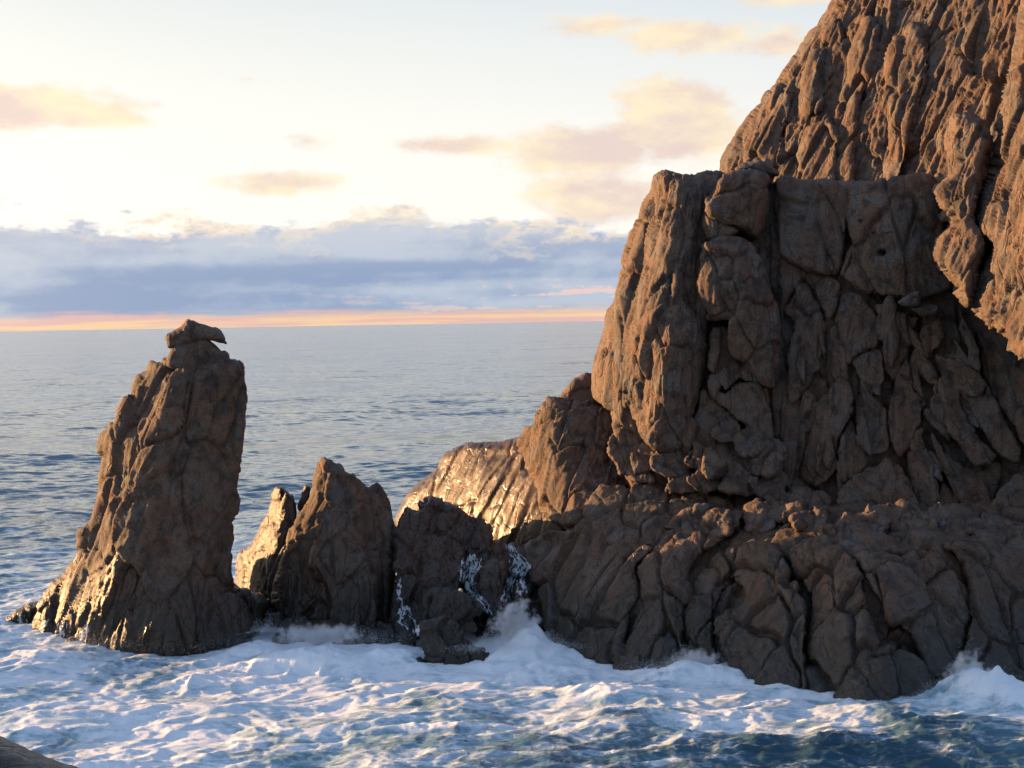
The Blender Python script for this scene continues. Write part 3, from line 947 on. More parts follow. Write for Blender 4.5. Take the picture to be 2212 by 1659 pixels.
for k, (pl, yy) in enumerate(uppers):
    rock_piece('boulder', pl, M_ROCK, cliff, Yfun=lambda a, b, yy=yy: yy - (np.asarray(b) - 1150) * .014, res=2.5, edge=(9, .5), back=3, seed=60 + k, jitter=5,
               disp=dict(ang=0, size=1.0, stretch=1.5, facet=.14, tilt=.32, crack=.13, k=.9))

# --- humps and broken blocks along the top of the apron
hr = np.random.default_rng(31)
for k in range(16):
    x = 1500 + k * 46 + hr.normal() * 12
    y = 1128 + hr.normal() * 22
    rx, ry = hr.uniform(30, 60), hr.uniform(22, 44)
    pl = []
    for j in range(7):
        a = 2 * math.pi * j / 7 + hr.normal() * .22
        q = 1.05 + hr.normal() * .16
        pl.append((x + rx * q * math.cos(a), y - ry * q * math.sin(a)))
    yy = float(Yapron(x, y)) - hr.uniform(.5, 1.3)
    rock_piece('boulder', pl, M_ROCK, cliff, Yfun=lambda a, b, yy=yy, x=x, y=y, g1=hr.normal() * .008: yy + g1 * (np.asarray(a) - x) - .014 * (np.asarray(b) - y), res=2.7, edge=(10, .5), back=2.2, seed=k + 300, jitter=4,
               disp=dict(ang=4, size=.9, stretch=1.6, facet=.14, tilt=.34, crack=.13, k=.9))
# ---- loose rocks lying on the cliff's ledges
ld = dict(ang=0, size=.8, stretch=1.0, facet=.10, tilt=.2, crack=.06, k=.6)
rock_piece('perched_rock', [(1939, 653), (1961, 635), (1984, 627), (1993, 644), (1989, 658), (1962, 662)], M_ROCK, None, Yfun=lambda a, b: 59.3 + 0 * np.asarray(a), res=2, edge=(10, .4), back=.9,
           jitter=2, disp=ld, label='small pointed rock perched on the ledge under the recessed wall', cat='rock')
rock_piece('perched_rock', [(1968, 664), (1995, 655), (2030, 660), (2024, 676), (1985, 682)], M_ROCK, None, Yfun=lambda a, b: 59.5 + 0 * np.asarray(a), res=2, edge=(10, .4), back=.9,
           jitter=2, disp=ld, label='dark flat rock wedged just below the small pointed perched rock', cat='rock')
rock_piece('ledge_rock', [(1587, 364), (1609, 350), (1640, 345), (1670, 357), (1686, 378), (1662, 388), (1635, 378), (1604, 374)], M_ROCK, None, Yfun=lambda a, b: 62.6 + 0 * np.asarray(a), res=2.2,
           edge=(14, .6), back=1.6, jitter=3, disp=ld, label='dark flat rock lying on the tower top at the foot of the upper slope', cat='rock')

# ================================================================== SEA STACK
stack = thing('sea_stack', 'tall tapering sea stack with a beak-shaped cap rock, rising from the surf', 'sea stack', (-13.0, 61.0, 0.0))
SD = dict(ang=-16, size=1.25, stretch=2.4, facet=.15, tilt=.24, crack=.09, flute=.10, flute_ang=-20, flute_f=1.3)
rock_piece('body', [(372, 760, 62.0), (345, 770, 62.1), (323, 779, 62.2), (318, 791, 62.2), (292, 813, 62.3), (287, 833, 62.3), (284, 857, 62.3), (265, 860, 62.4), (253, 886, 62.4), (250, 906, 62.4),
                    (223, 930, 62.5), (211, 964, 62.6), (209, 979, 62.6), (221, 993, 62.6), (211, 1032, 62.6), (214, 1061, 62.6), (209, 1100, 62.6), (194, 1129, 62.6), (168, 1146, 62.7),
                    (168, 1173, 62.7), (155, 1202, 62.7), (141, 1236, 62.8), (117, 1260, 62.9), (97, 1290, 63.0), (70, 1330, 63.2), (60, 1385, 63.2), (130, 1410, 62.0), (220, 1425, 60.2), (320, 1430, 59.2), (400, 1425, 59.0),
                    (480, 1400, 60.4), (530, 1370, 61.8), (545, 1330, 62.4), (532, 1300, 62.5), (511, 1270, 62.2), (507, 1212, 61.8), (508, 1149, 61.7), (513, 1090, 61.7), (508, 1056, 61.7), (515, 1022, 61.7),
                    (522, 974, 61.7), (530, 906, 61.7), (527, 867, 61.8), (530, 828, 61.8), (527, 789, 61.9), (510, 775, 61.9), (493, 776, 61.8), (489, 764, 61.8), (466, 754, 61.8), (423, 748, 61.8)],
           M_LOW, stack, ctrl=[(418, 775, 61.2), (370, 838, 61.0), (335, 925, 60.8), (300, 1035, 60.6), (270, 1130, 60.4), (235, 1210, 60.5), (210, 1300, 60.5), (200, 1370, 60.4),
                               (440, 850, 61.1), (440, 1000, 60.9), (430, 1150, 60.5), (400, 1270, 59.9), (360, 1350, 59.3), (480, 900, 61.3), (480, 1100, 61.1), (460, 1300, 60.4),
                               (280, 900, 61.9), (250, 1050, 61.9), (210, 1180, 62.0), (150, 1300, 62.0), (340, 1200, 60.2), (300, 1310, 59.8), (320, 860, 61.5), (240, 960, 62.0), (190, 1230, 61.4)], lam=.03,
           res=2.35, edge=(14, .8), back=4.6, close=.35, disp=SD, jitter=4)
rock_piece('cap_rock', [(357, 726), (364, 719), (389, 706), (398, 694), (407, 687), (428, 697), (447, 702), (474, 711), (487, 726), (492, 745), (481, 743), (466, 739), (442, 737), (413, 743),
                        (389, 750), (374, 755), (360, 753)], M_ROCK, stack, Yfun=lambda a, b: 61.6 + 0 * np.asarray(a), res=2, edge=(14, .55), back=2.2, close=.5, jitter=1.5,
           disp=dict(ang=20, size=.8, stretch=1.6, facet=.14, tilt=.3, crack=.12, k=.42))
rock_piece('neck', [(368, 752), (376, 738), (410, 722), (448, 730), (468, 748), (486, 768), (484, 800), (430, 806), (362, 792)], M_ROCK, stack, Yfun=lambda a, b: 61.75 - (np.asarray(b) - 740) * .006, res=2.2, edge=(10, .4), back=2.2, close=.5,
           jitter=2, disp=dict(ang=0, size=.8, stretch=1.3, facet=.1, tilt=.18, crack=.07, k=.6))
rock_piece('base_rock', [(2, 1352), (12, 1334), (38, 1314), (73, 1302), (100, 1312), (112, 1385), (5, 1392)], M_WET, stack, Yfun=lambda a, b: 64.6 + 0 * np.asarray(a), res=2.4, edge=(18, .7), back=3,
           disp=dict(LOWD, size=.9, k=.7))
rock_piece('base_rock', [(505, 1280), (530, 1272), (556, 1280), (577, 1296), (570, 1320), (556, 1360), (500, 1360), (490, 1310)], M_WET, stack, Yfun=lambda a, b: 62.4 + 0 * np.asarray(a), res=2.4, edge=(22, .8), back=2.6,
           disp=dict(LOWD, size=1.0, k=.7))
rock_piece('base_rock', [(370, 1290), (430, 1272), (500, 1285), (540, 1318), (548, 1365), (500, 1400), (420, 1420), (360, 1425), (345, 1350)], M_LOW, stack,
           Yfun=lambda a, b: 59.6 + (np.asarray(a) - 400) * .010 - (np.asarray(b) - 1350) * .006, res=2.35, edge=(26, .9), back=3, disp=dict(LOWD, size=1.6, k=.8))

# ================================================================== ROCKS BETWEEN THE STACK AND THE CLIFF
WD = dict(ang=-8, size=1.3, stretch=2.2, facet=.12, tilt=.22, crack=.09, rough=.8)
pin = thing('pinnacle_rock', 'dark pyramid-shaped rock standing in the surf right of the sea stack', 'rock', (-6.5, 64.5, 0.0))
rock_piece('body', [(692, 998, 65.2), (704, 990, 65.0), (723, 1000, 64.9), (748, 1017, 65.0), (769, 1023, 65.2), (802, 1044, 65.4), (827, 1065, 65.6), (844, 1086, 65.8), (853, 1111, 65.8), (855, 1153, 65.2),
                    (853, 1278, 64.4), (850, 1385, 63.4), (794, 1390, 62.8), (711, 1385, 62.6), (640, 1390, 62.8), (597, 1370, 63.4), (590, 1298, 64.0), (598, 1236, 64.4), (607, 1190, 64.8), (619, 1153, 65.0),
                    (640, 1107, 65.2), (661, 1078, 65.3), (673, 1044, 65.3)],
           M_LOW, pin, ctrl=[(715, 1050, 64.2), (700, 1130, 63.8), (680, 1220, 63.4), (660, 1300, 62.9), (780, 1110, 64.2), (790, 1220, 63.6), (740, 1300, 62.8)], lam=.1,
           res=2.35, edge=(16, .8), back=4.5, close=.5, disp=WD)
rock_piece('front_block', [(698, 1111), (727, 1096), (752, 1107), (769, 1136), (792, 1170), (807, 1211), (823, 1265), (815, 1350), (760, 1375), (705, 1365), (700, 1290), (675, 1240), (663, 1218), (671, 1173), (686, 1132)],
           M_LOW, pin, Yfun=lambda a, b: 63.3 - (np.asarray(b) - 1110) * .005 + (np.asarray(a) - 740) * .004, res=2.35, edge=(20, .8), back=2.6, disp=dict(WD, k=.8))
fin = thing('rock_fin', 'thin upright fin of rock with a sunlit edge, between stack and pyramid rock', 'rock', (-9.0, 66.0, 0.0))
rock_piece('body', [(594, 1048, 66.6), (611, 1053, 66.2), (627, 1065, 66.2), (636, 1078, 66.2), (642, 1107, 66.0), (640, 1180, 65.4), (630, 1260, 64.8), (610, 1340, 64.2), (560, 1350, 65.4), (505, 1340, 67.8), (507, 1269, 68.2),
                    (511, 1219, 68.2), (519, 1190, 68.0), (540, 1178, 67.8), (563, 1136, 67.4), (577, 1103, 67.2), (586, 1065, 67.0)],
           M_WET, fin, ctrl=[(606, 1100, 65.8), (592, 1160, 65.4), (575, 1220, 65.2), (556, 1280, 65.2), (545, 1220, 66.7)], lam=.05, res=2.4, edge=(8, .5), back=3.0, close=.6,
           disp=dict(WD, k=.6, flute=.06, flute_ang=-18))
rock_piece('rock_tooth', [(657, 1048), (668, 1047), (674, 1058), (664, 1085), (648, 1110), (640, 1095), (648, 1072)], M_WET, None, Yfun=lambda a, b: 66.0 + 0 * np.asarray(a), res=2, edge=(6, .35), back=1.5,
           jitter=1.5, disp=dict(WD, k=.4), label='small sunlit rock tooth against the left shoulder of the pyramid rock', cat='rock')
ridge = thing('wet_ridge', 'wet gleaming rock ridge sloping down from the cliff to the sea', 'rock ridge', (1.0, 68.0, 0.0))
rock_piece('wet_slope', [(850, 1125, 74.2), (877, 1069, 74.0), (902, 1044, 73.8), (940, 1011, 73.4), (961, 978, 73.2), (1007, 953, 72.2), (1044, 950, 71.4), (1086, 950, 70.4), (1119, 942, 69.6), (1150, 930, 69.0),
                         (1190, 1000, 67.2), (1215, 1090, 65.6), (1215, 1170, 65.0), (1140, 1215, 65.8), (1060, 1210, 67.4), (960, 1210, 69.8), (870, 1190, 72.6)],
           M_GLEAM, ridge, ctrl=[(1000, 1060, 70.6), (1080, 1050, 68.6), (1120, 1080, 67.4), (940, 1080, 72.2), (1060, 1130, 68.3), (1120, 1140, 66.6)], lam=.2,
           res=2.5, edge=(20, 1.2), back=6, close=.7, disp=dict(ang=-24, size=1.5, stretch=3.0, facet=.04, tilt=.08, crack=.07, flute=.045, flute_ang=-22, flute_f=1.2, rough=.6, k=.9))
rock_piece('crest_rock', [(1119, 945, 68.4), (1128, 915, 68.2), (1144, 911, 68.0), (1152, 890, 67.8), (1186, 866, 67.0), (1207, 861, 66.8), (1240, 870, 66.6), (1290, 870, 66.4), (1340, 900, 66.0), (1395, 960, 65.2), (1400, 1060, 64.0),
                          (1300, 1090, 63.4), (1240, 1140, 63.2), (1190, 1130, 64.0), (1168, 1100, 65.2), (1150, 1040, 66.8), (1128, 980, 67.8)],
           M_LOW, ridge, ctrl=[(1195, 920, 65.9), (1200, 990, 65.0), (1210, 1060, 64.0), (1260, 960, 65.4), (1260, 1060, 64.0), (1330, 1000, 65.0), (1300, 930, 65.8)], lam=.05, res=2.3, edge=(14, .8), back=5, close=.8,
           disp=dict(ang=-20, size=1.2, stretch=2.6, facet=.12, tilt=.26, crack=.12, flute=.12, flute_ang=-20, flute_f=1.9))
rock_piece('crest_rock', [(1205, 868), (1223, 840), (1244, 812), (1270, 805), (1300, 815), (1310, 870), (1280, 900), (1220, 890)], M_ROCK, ridge, Yfun=lambda a, b: 67.4 + 0 * np.asarray(a), res=2.5,
           edge=(22, .8), back=3, disp=dict(ang=-10, size=.9, stretch=1.4, facet=.10, tilt=.2, crack=.10, k=.8))

rock_piece('gully_rock', [(1140, 1172), (1180, 1150), (1225, 1128), (1262, 1120), (1275, 1190), (1215, 1265), (1150, 1250), (1120, 1200)], M_WET, ridge, Yfun=lambda a, b: 64.6 - (np.asarray(b) - 1170) * .010, res=2.6, edge=(14, .6), back=2.5,
           disp=dict(ang=-14, size=1.0, stretch=2.0, facet=.14, tilt=.3, crack=.12))


def shore_rock(nm, pl, Y, lab, edge=(12, .5), back=2.5, gy=.012, mat=None, **kw):
    return rock_piece(nm, pl, mat or M_WET, None, Yfun=lambda a, b: Y - (np.asarray(b) - np.mean([p[1] for p in pl])) * gy, res=2.4, edge=edge, back=back,
                      disp=dict(dict(ang=-10, size=.9, stretch=1.8, facet=.16, tilt=.36, crack=.12, rough=.9, chip=.5), **kw), label=lab, cat='rock')


shore_rock('ledge_rock', [(855, 1150), (868, 1104), (880, 1094), (900, 1100), (908, 1078), (930, 1074), (961, 1086), (990, 1092), (1010, 1112), (1040, 1122), (1062, 1138), (1070, 1165), (1044, 1190), (960, 1200), (870, 1190)], 65.0,
           'dark wet ledge of rock directly below the gleaming ridge slope', gy=.010)
shore_rock('upright_rock', [(852, 1150), (880, 1138), (910, 1146), (940, 1150), (985, 1160), (1004, 1190), (1002, 1240), (985, 1300), (940, 1330), (900, 1390), (850, 1385), (846, 1300), (850, 1230)], 63.4,
           'dark upright rock between the pyramid rock and the small waterfalls', stretch=2.2, gy=.014)
shore_rock('terrace_rock', [(1000, 1170), (1060, 1165), (1120, 1172), (1170, 1185), (1200, 1260), (1200, 1390), (1090, 1400), (1030, 1390), (990, 1260)], 63.6,
           'stepped dark rock behind the white waterfalls', edge=(24, .9))
shore_rock('rounded_rock', [(911, 1292), (932, 1269), (994, 1272), (1036, 1290), (1043, 1316), (1020, 1342), (980, 1362), (905, 1370)], 60.2, 'rounded brown rock above the pointed wedge rock in the surf', edge=(14, .7))
shore_rock('wedge_rock', [(905, 1350), (945, 1340), (985, 1347), (1018, 1378), (1060, 1420), (1045, 1455), (1002, 1470), (950, 1470), (918, 1410)], 57.4, 'pointed brown wedge of rock jutting into white surf', edge=(14, .7), gy=.012)
shore_rock('low_rock', [(858, 1358), (880, 1352), (897, 1364), (900, 1392), (865, 1388)], 60.4, 'small dark rock washed by trickles left of the wedge rock', edge=(14, .6), back=1.5)
shore_rock('low_rock', [(900, 1426), (920, 1416), (945, 1412), (960, 1424), (950, 1440), (915, 1440)], 57.0, 'flat dark rock almost awash at the foot of the wedge rock', edge=(12, .5), back=1.5)
shore_rock('split_rock', [(1032, 1230), (1060, 1214), (1088, 1214), (1104, 1248), (1088, 1285), (1090, 1330), (1058, 1330), (1034, 1280)], 62.0, 'dark rock between two thin white waterfalls', edge=(16, .7))
shore_rock('low_rock', [(1108, 1262), (1130, 1254), (1142, 1280), (1130, 1310), (1106, 1304)], 61.8, 'small dark rock in the right-hand waterfall', edge=(12, .5), back=1.5)
shore_rock('shelf_rock', [(590, 1330), (640, 1335), (720, 1340), (800, 1345), (850, 1355), (850, 1395), (720, 1400), (600, 1395)], 61.6, 'low dark rock shelf at the foot of the pyramid rock', edge=(14, .6), back=2, gy=.02)

# near rock on the photographer's own shore
rock_piece('shore_boulder', [(-60, 1570), (0, 1592), (40, 1609), (90, 1630), (140, 1647), (186, 1664), (260, 1720), (300, 1900), (-200, 1900), (-200, 1550)], M_WET, None,  # wet-granite colour used here to darken the rock for its shadow
           Yfun=lambda a, b: 15.0 - (np.asarray(b) - 1600) * .006, res=6, edge=(50, .5), back=2.2, jitter=3, disp=dict(ang=60, size=.5, stretch=1.6, facet=.08, tilt=.16, crack=.08, k=.2),
           label='dark shaded rock cutting across the bottom-left corner', cat='rock')
print('rocks', round(time.time() - T0, 1), sum(len(v) for v, f in ROCK_SOUP))

# ================================================================== SEA
SLOPE1, SLOPE2 = .78, .42


def sea_material():
    mt = bpy.data.materials.new('sea_water')
    mt.use_nodes = True
    g = NG(mt.node_tree)
    out = g.n['Material Output']
    wat = g.n['Principled BSDF']
    geo = g.node('ShaderNodeNewGeometry')
    P = geo.outputs['Position']
    at_f = g.node('ShaderNodeAttribute', attribute_name='foam')
    at_a = g.node('ShaderNodeAttribute', attribute_name='milk')
    c = g.mix(at_a.outputs['Fac'], (.021, .066, .102), (.24, .42, .50))
    g.l.new(c, wat.inputs['Base Color'])
    cd = g.node('ShaderNodeCameraData')
    dist = cd.outputs['View Distance']
    wat.inputs['Roughness'].default_value = .12
    wat.inputs['IOR'].default_value = 1.333
    # wind ripples as slopes of the surface
    def slope(sx_, sy_, k):
        mp = g.node('ShaderNodeVectorMath', operation='MULTIPLY')
        g.l.new(P, mp.inputs[0])
        mp.inputs[1].default_value = (sx_, sy_, 1.0)
        nd = g.node('ShaderNodeTexNoise')
        nd.inputs['Scale'].default_value = 1.0
        nd.inputs['Detail'].default_value = 3.0
        nd.inputs['Roughness'].default_value = .6
        g.l.new(mp.outputs[0], nd.inputs['Vector'])
        vm = g.node('ShaderNodeVectorMath', operation='MULTIPLY_ADD')
        g.l.new(nd.outputs['Color'], vm.inputs[0])
        vm.inputs[1].default_value = (k, k, 0)
        vm.inputs[2].default_value = (-.5 * k, -.5 * k, 0)
        return vm.outputs[0]
    def vadd(a_, b_):
        vm = g.node('ShaderNodeVectorMath', operation='ADD')
        g.l.new(a_, vm.inputs[0])
        g.l.new(b_, vm.inputs[1])
        return vm.outputs[0]
    nv_ = vadd(vadd(geo.outputs['Normal'], slope(.55, 1.0, SLOPE1)), slope(.045, .12, SLOPE2))
    nv_ = vadd(nv_, slope(.007, .018, .34))
    nn_ = g.node('ShaderNodeVectorMath', operation='NORMALIZE')
    g.l.new(nv_, nn_.inputs[0])
    g.l.new(nn_.outputs[0], wat.inputs['Normal'])
    fo = g.node('ShaderNodeBsdfPrincipled')
    fo.inputs['Base Color'].default_value = (.80, .83, .85, 1)
    fo.inputs['Roughness'].default_value = .6
    fo.inputs['Specular IOR Level'].default_value = .2
    b2 = g.node('ShaderNodeBump')
    b2.inputs['Distance'].default_value = .035
    b2.inputs['Strength'].default_value = .8
    nf = g.noise(P, 9.0, 5, .72)
    g.l.new(nf, b2.inputs['Height'])
    g.l.new(b2.outputs[0], fo.inputs['Normal'])
    ps = g.node('ShaderNodeVectorMath', operation='MULTIPLY')
    g.l.new(P, ps.inputs[0])
    ps.inputs[1].default_value = (.6, 1.35, 1.0)
    n2 = g.noise(ps.outputs[0], 4.5, 5, .7, .6)
    f = g.step(g.add(at_f.outputs['Fac'], g.mul(g.sub(n2, .5), 1.15)), .20, 1.02)
    mx = g.node('ShaderNodeMixShader')
    g.l.new(f, mx.inputs[0])
    g.l.new(wat.outputs[0], mx.inputs[1])
    g.l.new(fo.outputs[0], mx.inputs[2])
    g.l.new(mx.outputs[0], out.inputs['Surface'])
    return mt


def spectrum_tile(N, L, lo, hi, amp, wind, seed, spread=4):
    """a periodic patch of wind sea keeping wavelengths between lo and hi metres: height and sideways shift"""
    r = np.random.default_rng(seed)
    k1 = 2 * np.pi * np.fft.fftfreq(N, L / N)
    kx, ky = np.meshgrid(k1, k1, indexing='ij')
    k = np.hypot(kx, ky)
    k[0, 0] = 1e-6
    lam = 2 * np.pi / k
    cosw = (kx * wind[0] + ky * wind[1]) / k
    S = k ** -3.6 * np.where(cosw > 0, np.abs(cosw) ** spread, .12 * np.abs(cosw) ** spread)
    S *= (lam > lo) & (lam < hi)
    h = np.sqrt(S) * (r.normal(size=(N, N)) + 1j * r.normal(size=(N, N)))
    z = np.fft.ifft2(h)
    dx = np.fft.ifft2(1j * h * kx / k)
    dy = np.fft.ifft2(1j * h * ky / k)
    s = amp / z.real.std()
    return (z.real * s).astype(np.float32), (dx.real * s).astype(np.float32), (dy.real * s).astype(np.float32), L


def sample(tile, x, y):
    A, L = tile
    N = A.shape[0]
    u = (x / L % 1) * N
    v = (y / L % 1) * N
    i = np.floor(u).astype(int); j = np.floor(v).astype(int)
    fu, fv = u - i, v - j
    i %= N; j %= N
    i2, j2 = (i + 1) % N, (j + 1) % N
    return A[i, j] * (1 - fu) * (1 - fv) + A[i2, j] * fu * (1 - fv) + A[i, j2] * (1 - fu) * fv + A[i2, j2] * fu * fv


WIND = np.array([.80, -.60])
bands = [spectrum_tile(256, 260, 14, 80, .15, WIND, 1, 6), spectrum_tile(256, 61, 2.4, 10, .062, WIND, 2, 2), spectrum_tile(256, 13.7, .5, 2.4, .027, WIND, 3, 2)]

# fan of rows: fine near the rocks, growing towards the horizon
rows = list(np.arange(36.0, 70.0, .115))
while rows[-1] < 45000:
    rows.append(rows[-1] + .115 + .085 * min(1, (rows[-1] - 70) / 12) + .2 * max(0, (rows[-1] / 82.0) ** 2 - 1))
rows = np.array(rows)
cols = np.tan(R(25)) * np.linspace(-1, 1, 640)
RY, CXX = np.meshgrid(rows, cols, indexing='ij')
sx = (CXX * RY).ravel()
sy = RY.ravel().copy()
gap = np.gradient(rows)
GAP = np.repeat(gap, len(cols))
z = np.zeros_like(sx)
ox = np.zeros_like(sx)
oy = np.zeros_like(sx)
for (h, dx, dy, L), lo, chop in zip(bands, (14, 2.4, .5), (1.1, 1.2, 1.0)):
    # leave out waves the rows can no longer carry
    fade = 1 / (1 + (GAP / (lo * .9)) ** 2)
    z += fade * sample((h, L), sx, sy)
    ox += fade * chop * sample((dx, L), sx, sy)
    oy += fade * chop * sample((dy, L), sx, sy)

near = sy < 130
N_ = np.where(near)[0]
nxp, nyp = sx[N_], sy[N_]
# how much foam lies where: surveyed spots (frame position, amount 0..1)
spots = [(0, 1400, .75), (90, 1430, .8), (0, 1480, .62), (0, 1540, .7), (60, 1600, .45), (150, 1500, .85), (160, 1580, .7), (250, 1450, .7), (330, 1420, .55), (300, 1520, .95), (280, 1620, .95), (230, 1655, .7),
         (400, 1450, .8), (420, 1550, .9), (480, 1600, .7), (400, 1640, .75), (520, 1420, 1.0), (560, 1370, 1.1), (650, 1370, 1.2), (750, 1380, 1.2), (850, 1390, 1.15), (620, 1440, 1.0), (720, 1460, .95), (820, 1470, .8), (600, 1520, .75),
         (700, 1540, .6), (560, 1600, .5), (620, 1640, .5), (700, 1650, .5), (900, 1450, .9), (920, 1490, .45), (850, 1530, .7), (800, 1590, .5), (900, 1620, .46), (1000, 1460, .9), (1020, 1500, .55), (1100, 1370, 1.25), (1080, 1430, 1.2),
         (1180, 1420, 1.15), (1250, 1420, 1.1), (1150, 1480, .7), (1050, 1550, .55), (980, 1570, .45), (1100, 1600, .30), (1200, 1540, .6), (1250, 1480, .8), (1330, 1450, 1.05), (1420, 1440, 1.1), (1500, 1430, 1.2), (1560, 1450, 1.1), (1380, 1510, .8),
         (1330, 1560, .35), (1300, 1620, .26), (1460, 1500, .7), (1560, 1500, .65), (1650, 1500, .95), (1720, 1520, .9), (1480, 1560, .8), (1600, 1560, .85), (1700, 1570, .75), (1520, 1620, .2), (1650, 1620, .08), (1800, 1550, .8), (1860, 1560, .7),
         (1800, 1620, .06), (1930, 1570, .3), (2020, 1540, .75), (2060, 1460, 1.25), (2120, 1460, 1.25), (2180, 1480, 1.1), (2100, 1530, .8), (2200, 1540, .6), (2000, 1590, .1), (2100, 1580, .25), (2200, 1600, .45), (1950, 1640, .08), (2100, 1640, .2), (2212, 1650, .3),
         (10, 1340, .7), (60, 1300, .6), (0, 1250, .4), (80, 1210, .35), (60, 1150, .18), (150, 1100, .12), (520, 1180, .5), (550, 1100, .35), (540, 1020, .12), (820, 1060, .3), (850, 1000, .12), (560, 1330, .9), (-200, 1450, .7), (-200, 1600, .5), (2400, 1480, .8), (2400, 1600, .3),
         (0, 1050, .05), (600, 980, .03), (300, 1720, .5), (1100, 1720, .1), (1900, 1720, .1)]
S = np.array(spots)
SW = sea_at(S[:, 0], S[:, 1])
dens = np.zeros(len(N_))
wsum = np.zeros(len(N_))
for (wx, wy, _), v in zip(SW, S[:, 2]):
    # influence shrinks in the distance like the survey spacing does
    r2 = ((nxp - wx) / 1.0) ** 2 + ((nyp - wy) / 1.7) ** 2
    wgt = 1 / (r2 + .35) ** 2.0
    dens += wgt * v
    wsum += wgt
dens /= wsum
dens *= np.clip((118 - nyp) / 30, 0, 1)
churn = np.clip(dens * 1.15, 0, 1)
p3 = np.stack([nxp, nyp * 1.15], 1)
wp = np.stack([fbm(p3 * .22 + 4, 3), fbm(p3 * .22 + 44, 3)], 1)
pw = p3 + wp * 1.8
t1 = fbm(pw * np.array([.38, .95]), 5, .55)
f1, f2, _, _ = worley(pw * .9 + .35 * np.stack([gn(p3 * 1.6), gn(p3 * 1.6 + 9)], 1))
lace = 1 - np.clip((f2 - f1) / .30, 0, 1)
foam = dens + .46 * t1 + .24 * (lace - .42) * np.clip(1.35 - dens, 0, 1) - .02
# crest foam gathers on high water
g1, g2, _, _ = worley(pw * 2.7 + .3 * np.stack([gn(p3 * 4.1), gn(p3 * 4.1 + 9)], 1))
foam = foam + .12 * ((1 - np.clip((g2 - g1) / .32, 0, 1)) - .4) * np.clip(1.5 - dens, .2, 1)
rip = ridged(pw * np.array([.7, 2.0]) + 3, 3, .6)
foam = foam + .10 * rip
# short steep chop near the shore, its crests torn white
chop = ridged(pw * np.array([.62, 1.05]) + 61, 4, .58)
foam = foam + .30 * np.clip(chop - .35, 0, 1) * np.clip(1.1 - dens, 0, 1)
foam = np.clip(foam, -.3, 1.6)
sm = np.clip((foam - .25) / .6, 0, 1)
# churned surface: lumps, ridges and heaps of white water
lump = ridged(pw * np.array([.45, .7]) + 7, 4, .55)
fine = fbm(p3 * 2.6 + 3, 4, .6)
z[N_] += .075 * (chop - .2) * np.clip((95 - nyp) / 30, 0, 1) * (1 - .62 * churn) + churn * (.035 * lump + .11 * fbm(pw * .3 + 13, 3) + .016 * rip) + sm * .012 * fine - .20 * churn
HN1 = fbm(p3 * 1.1 + 5, 4, .6)
HN2 = fbm(p3 * 3.5 + 8, 3, .6)
heaps = [(1126, 1394, .8, .6, 1.3), (1140, 1400, 1.1, .7, .8), (1100, 1404, 1.0, .6, .8), (1072, 1415, .9, .6, .4), (1170, 1440, 1.4, 1.2, .55), (1500, 1462, 1.6, .8, .6), (1440, 1460, 1.0, .8, .35), (2080, 1505, .9, .6, .7), (2115, 1512, 1.2, .7, .8), (2165, 1520, 1.5, .7, .7), (2215, 1530, 1.2, .7, .5), (650, 1410, 2.0, 1.2, .65), (760, 1412, 2.4, 1.2, .6),
         (560, 1390, 1.2, .9, .55), (840, 1405, 1.0, .7, .45), (450, 1450, 2.2, .8, .32), (250, 1640, 1.6, .5, .32), (430, 1652, 1.8, .5, .35), (1250, 1480, 1.6, 1.0, .35), (1320, 1500, 1.4, .7, .25), (900, 1560, 2.0, .5, .25), (1330, 1540, 1.2, .4, .2), (130, 1410, 1.4, .8, .4), (30, 1560, 1.5, .5, .25)]
for (hx, hy, ra, rb, hh) in heaps:
    c = sea_at(np.array([hx]), np.array([hy]))[0]
    qx = (nxp - c[0]) / ra + .25 * wp[:, 0]
    qy = (nyp - c[1]) / rb + .25 * wp[:, 1]
    qr = np.sqrt(qx * qx + qy * qy) * (1 + .28 * HN1 + .14 * HN2)
    gss = np.exp(-(qr ** 4) * 1.2)
    z[N_] += .55 * hh * gss * (1 + .35 * HN1) + gss * .13 * min(hh, 1) * HN2
    foam = np.maximum(foam, gss * min(1.2, .7 + hh) + .25 * t1 * gss)
FO = np.full(len(sx), -.3)
FO[N_] = foam
MK = np.zeros(len(sx))
MK[N_] = np.clip(dens * 1.35 - .04 + .14 * t1, 0, 1) ** 1.1 * .85
# scattered whitecaps further out, only on the highest crests
crest = np.clip((z - .42) / .35, 0, 1) * (sy > 70) * (sy < 400)
FO = np.maximum(FO, crest * .55 - .02)
V = np.stack([sx + ox * .8, sy + oy * .8, z], 1)
nr, nc = len(rows), len(cols)
ids = np.arange(nr * nc).reshape(nr, nc)
Q = np.stack([ids[:-1, :-1], ids[:-1, 1:], ids[1:, 1:], ids[1:, :-1]], -1).reshape(-1, 4)
M_SEA = sea_material()
sea = link_mesh('sea', V, [Q], M_SEA, None, dict(foam=FO, milk=MK), soup=False)
tag(sea, 'blue sea with white churning surf around the rocks', 'sea', kind='structure')
print('sea', round(time.time() - T0, 1), len(V))

# ================================================================== WHITE WATER ON THE ROCKS
def foam_material(name, col=(.82, .85, .87)):
    mt = bpy.data.materials.new(name)
    mt.use_nodes = True
    b = mt.node_tree.nodes['Principled BSDF']
    b.inputs['Base Color'].default_value = (*col, 1)
    b.inputs['Roughness'].default_value = .5
    return mt


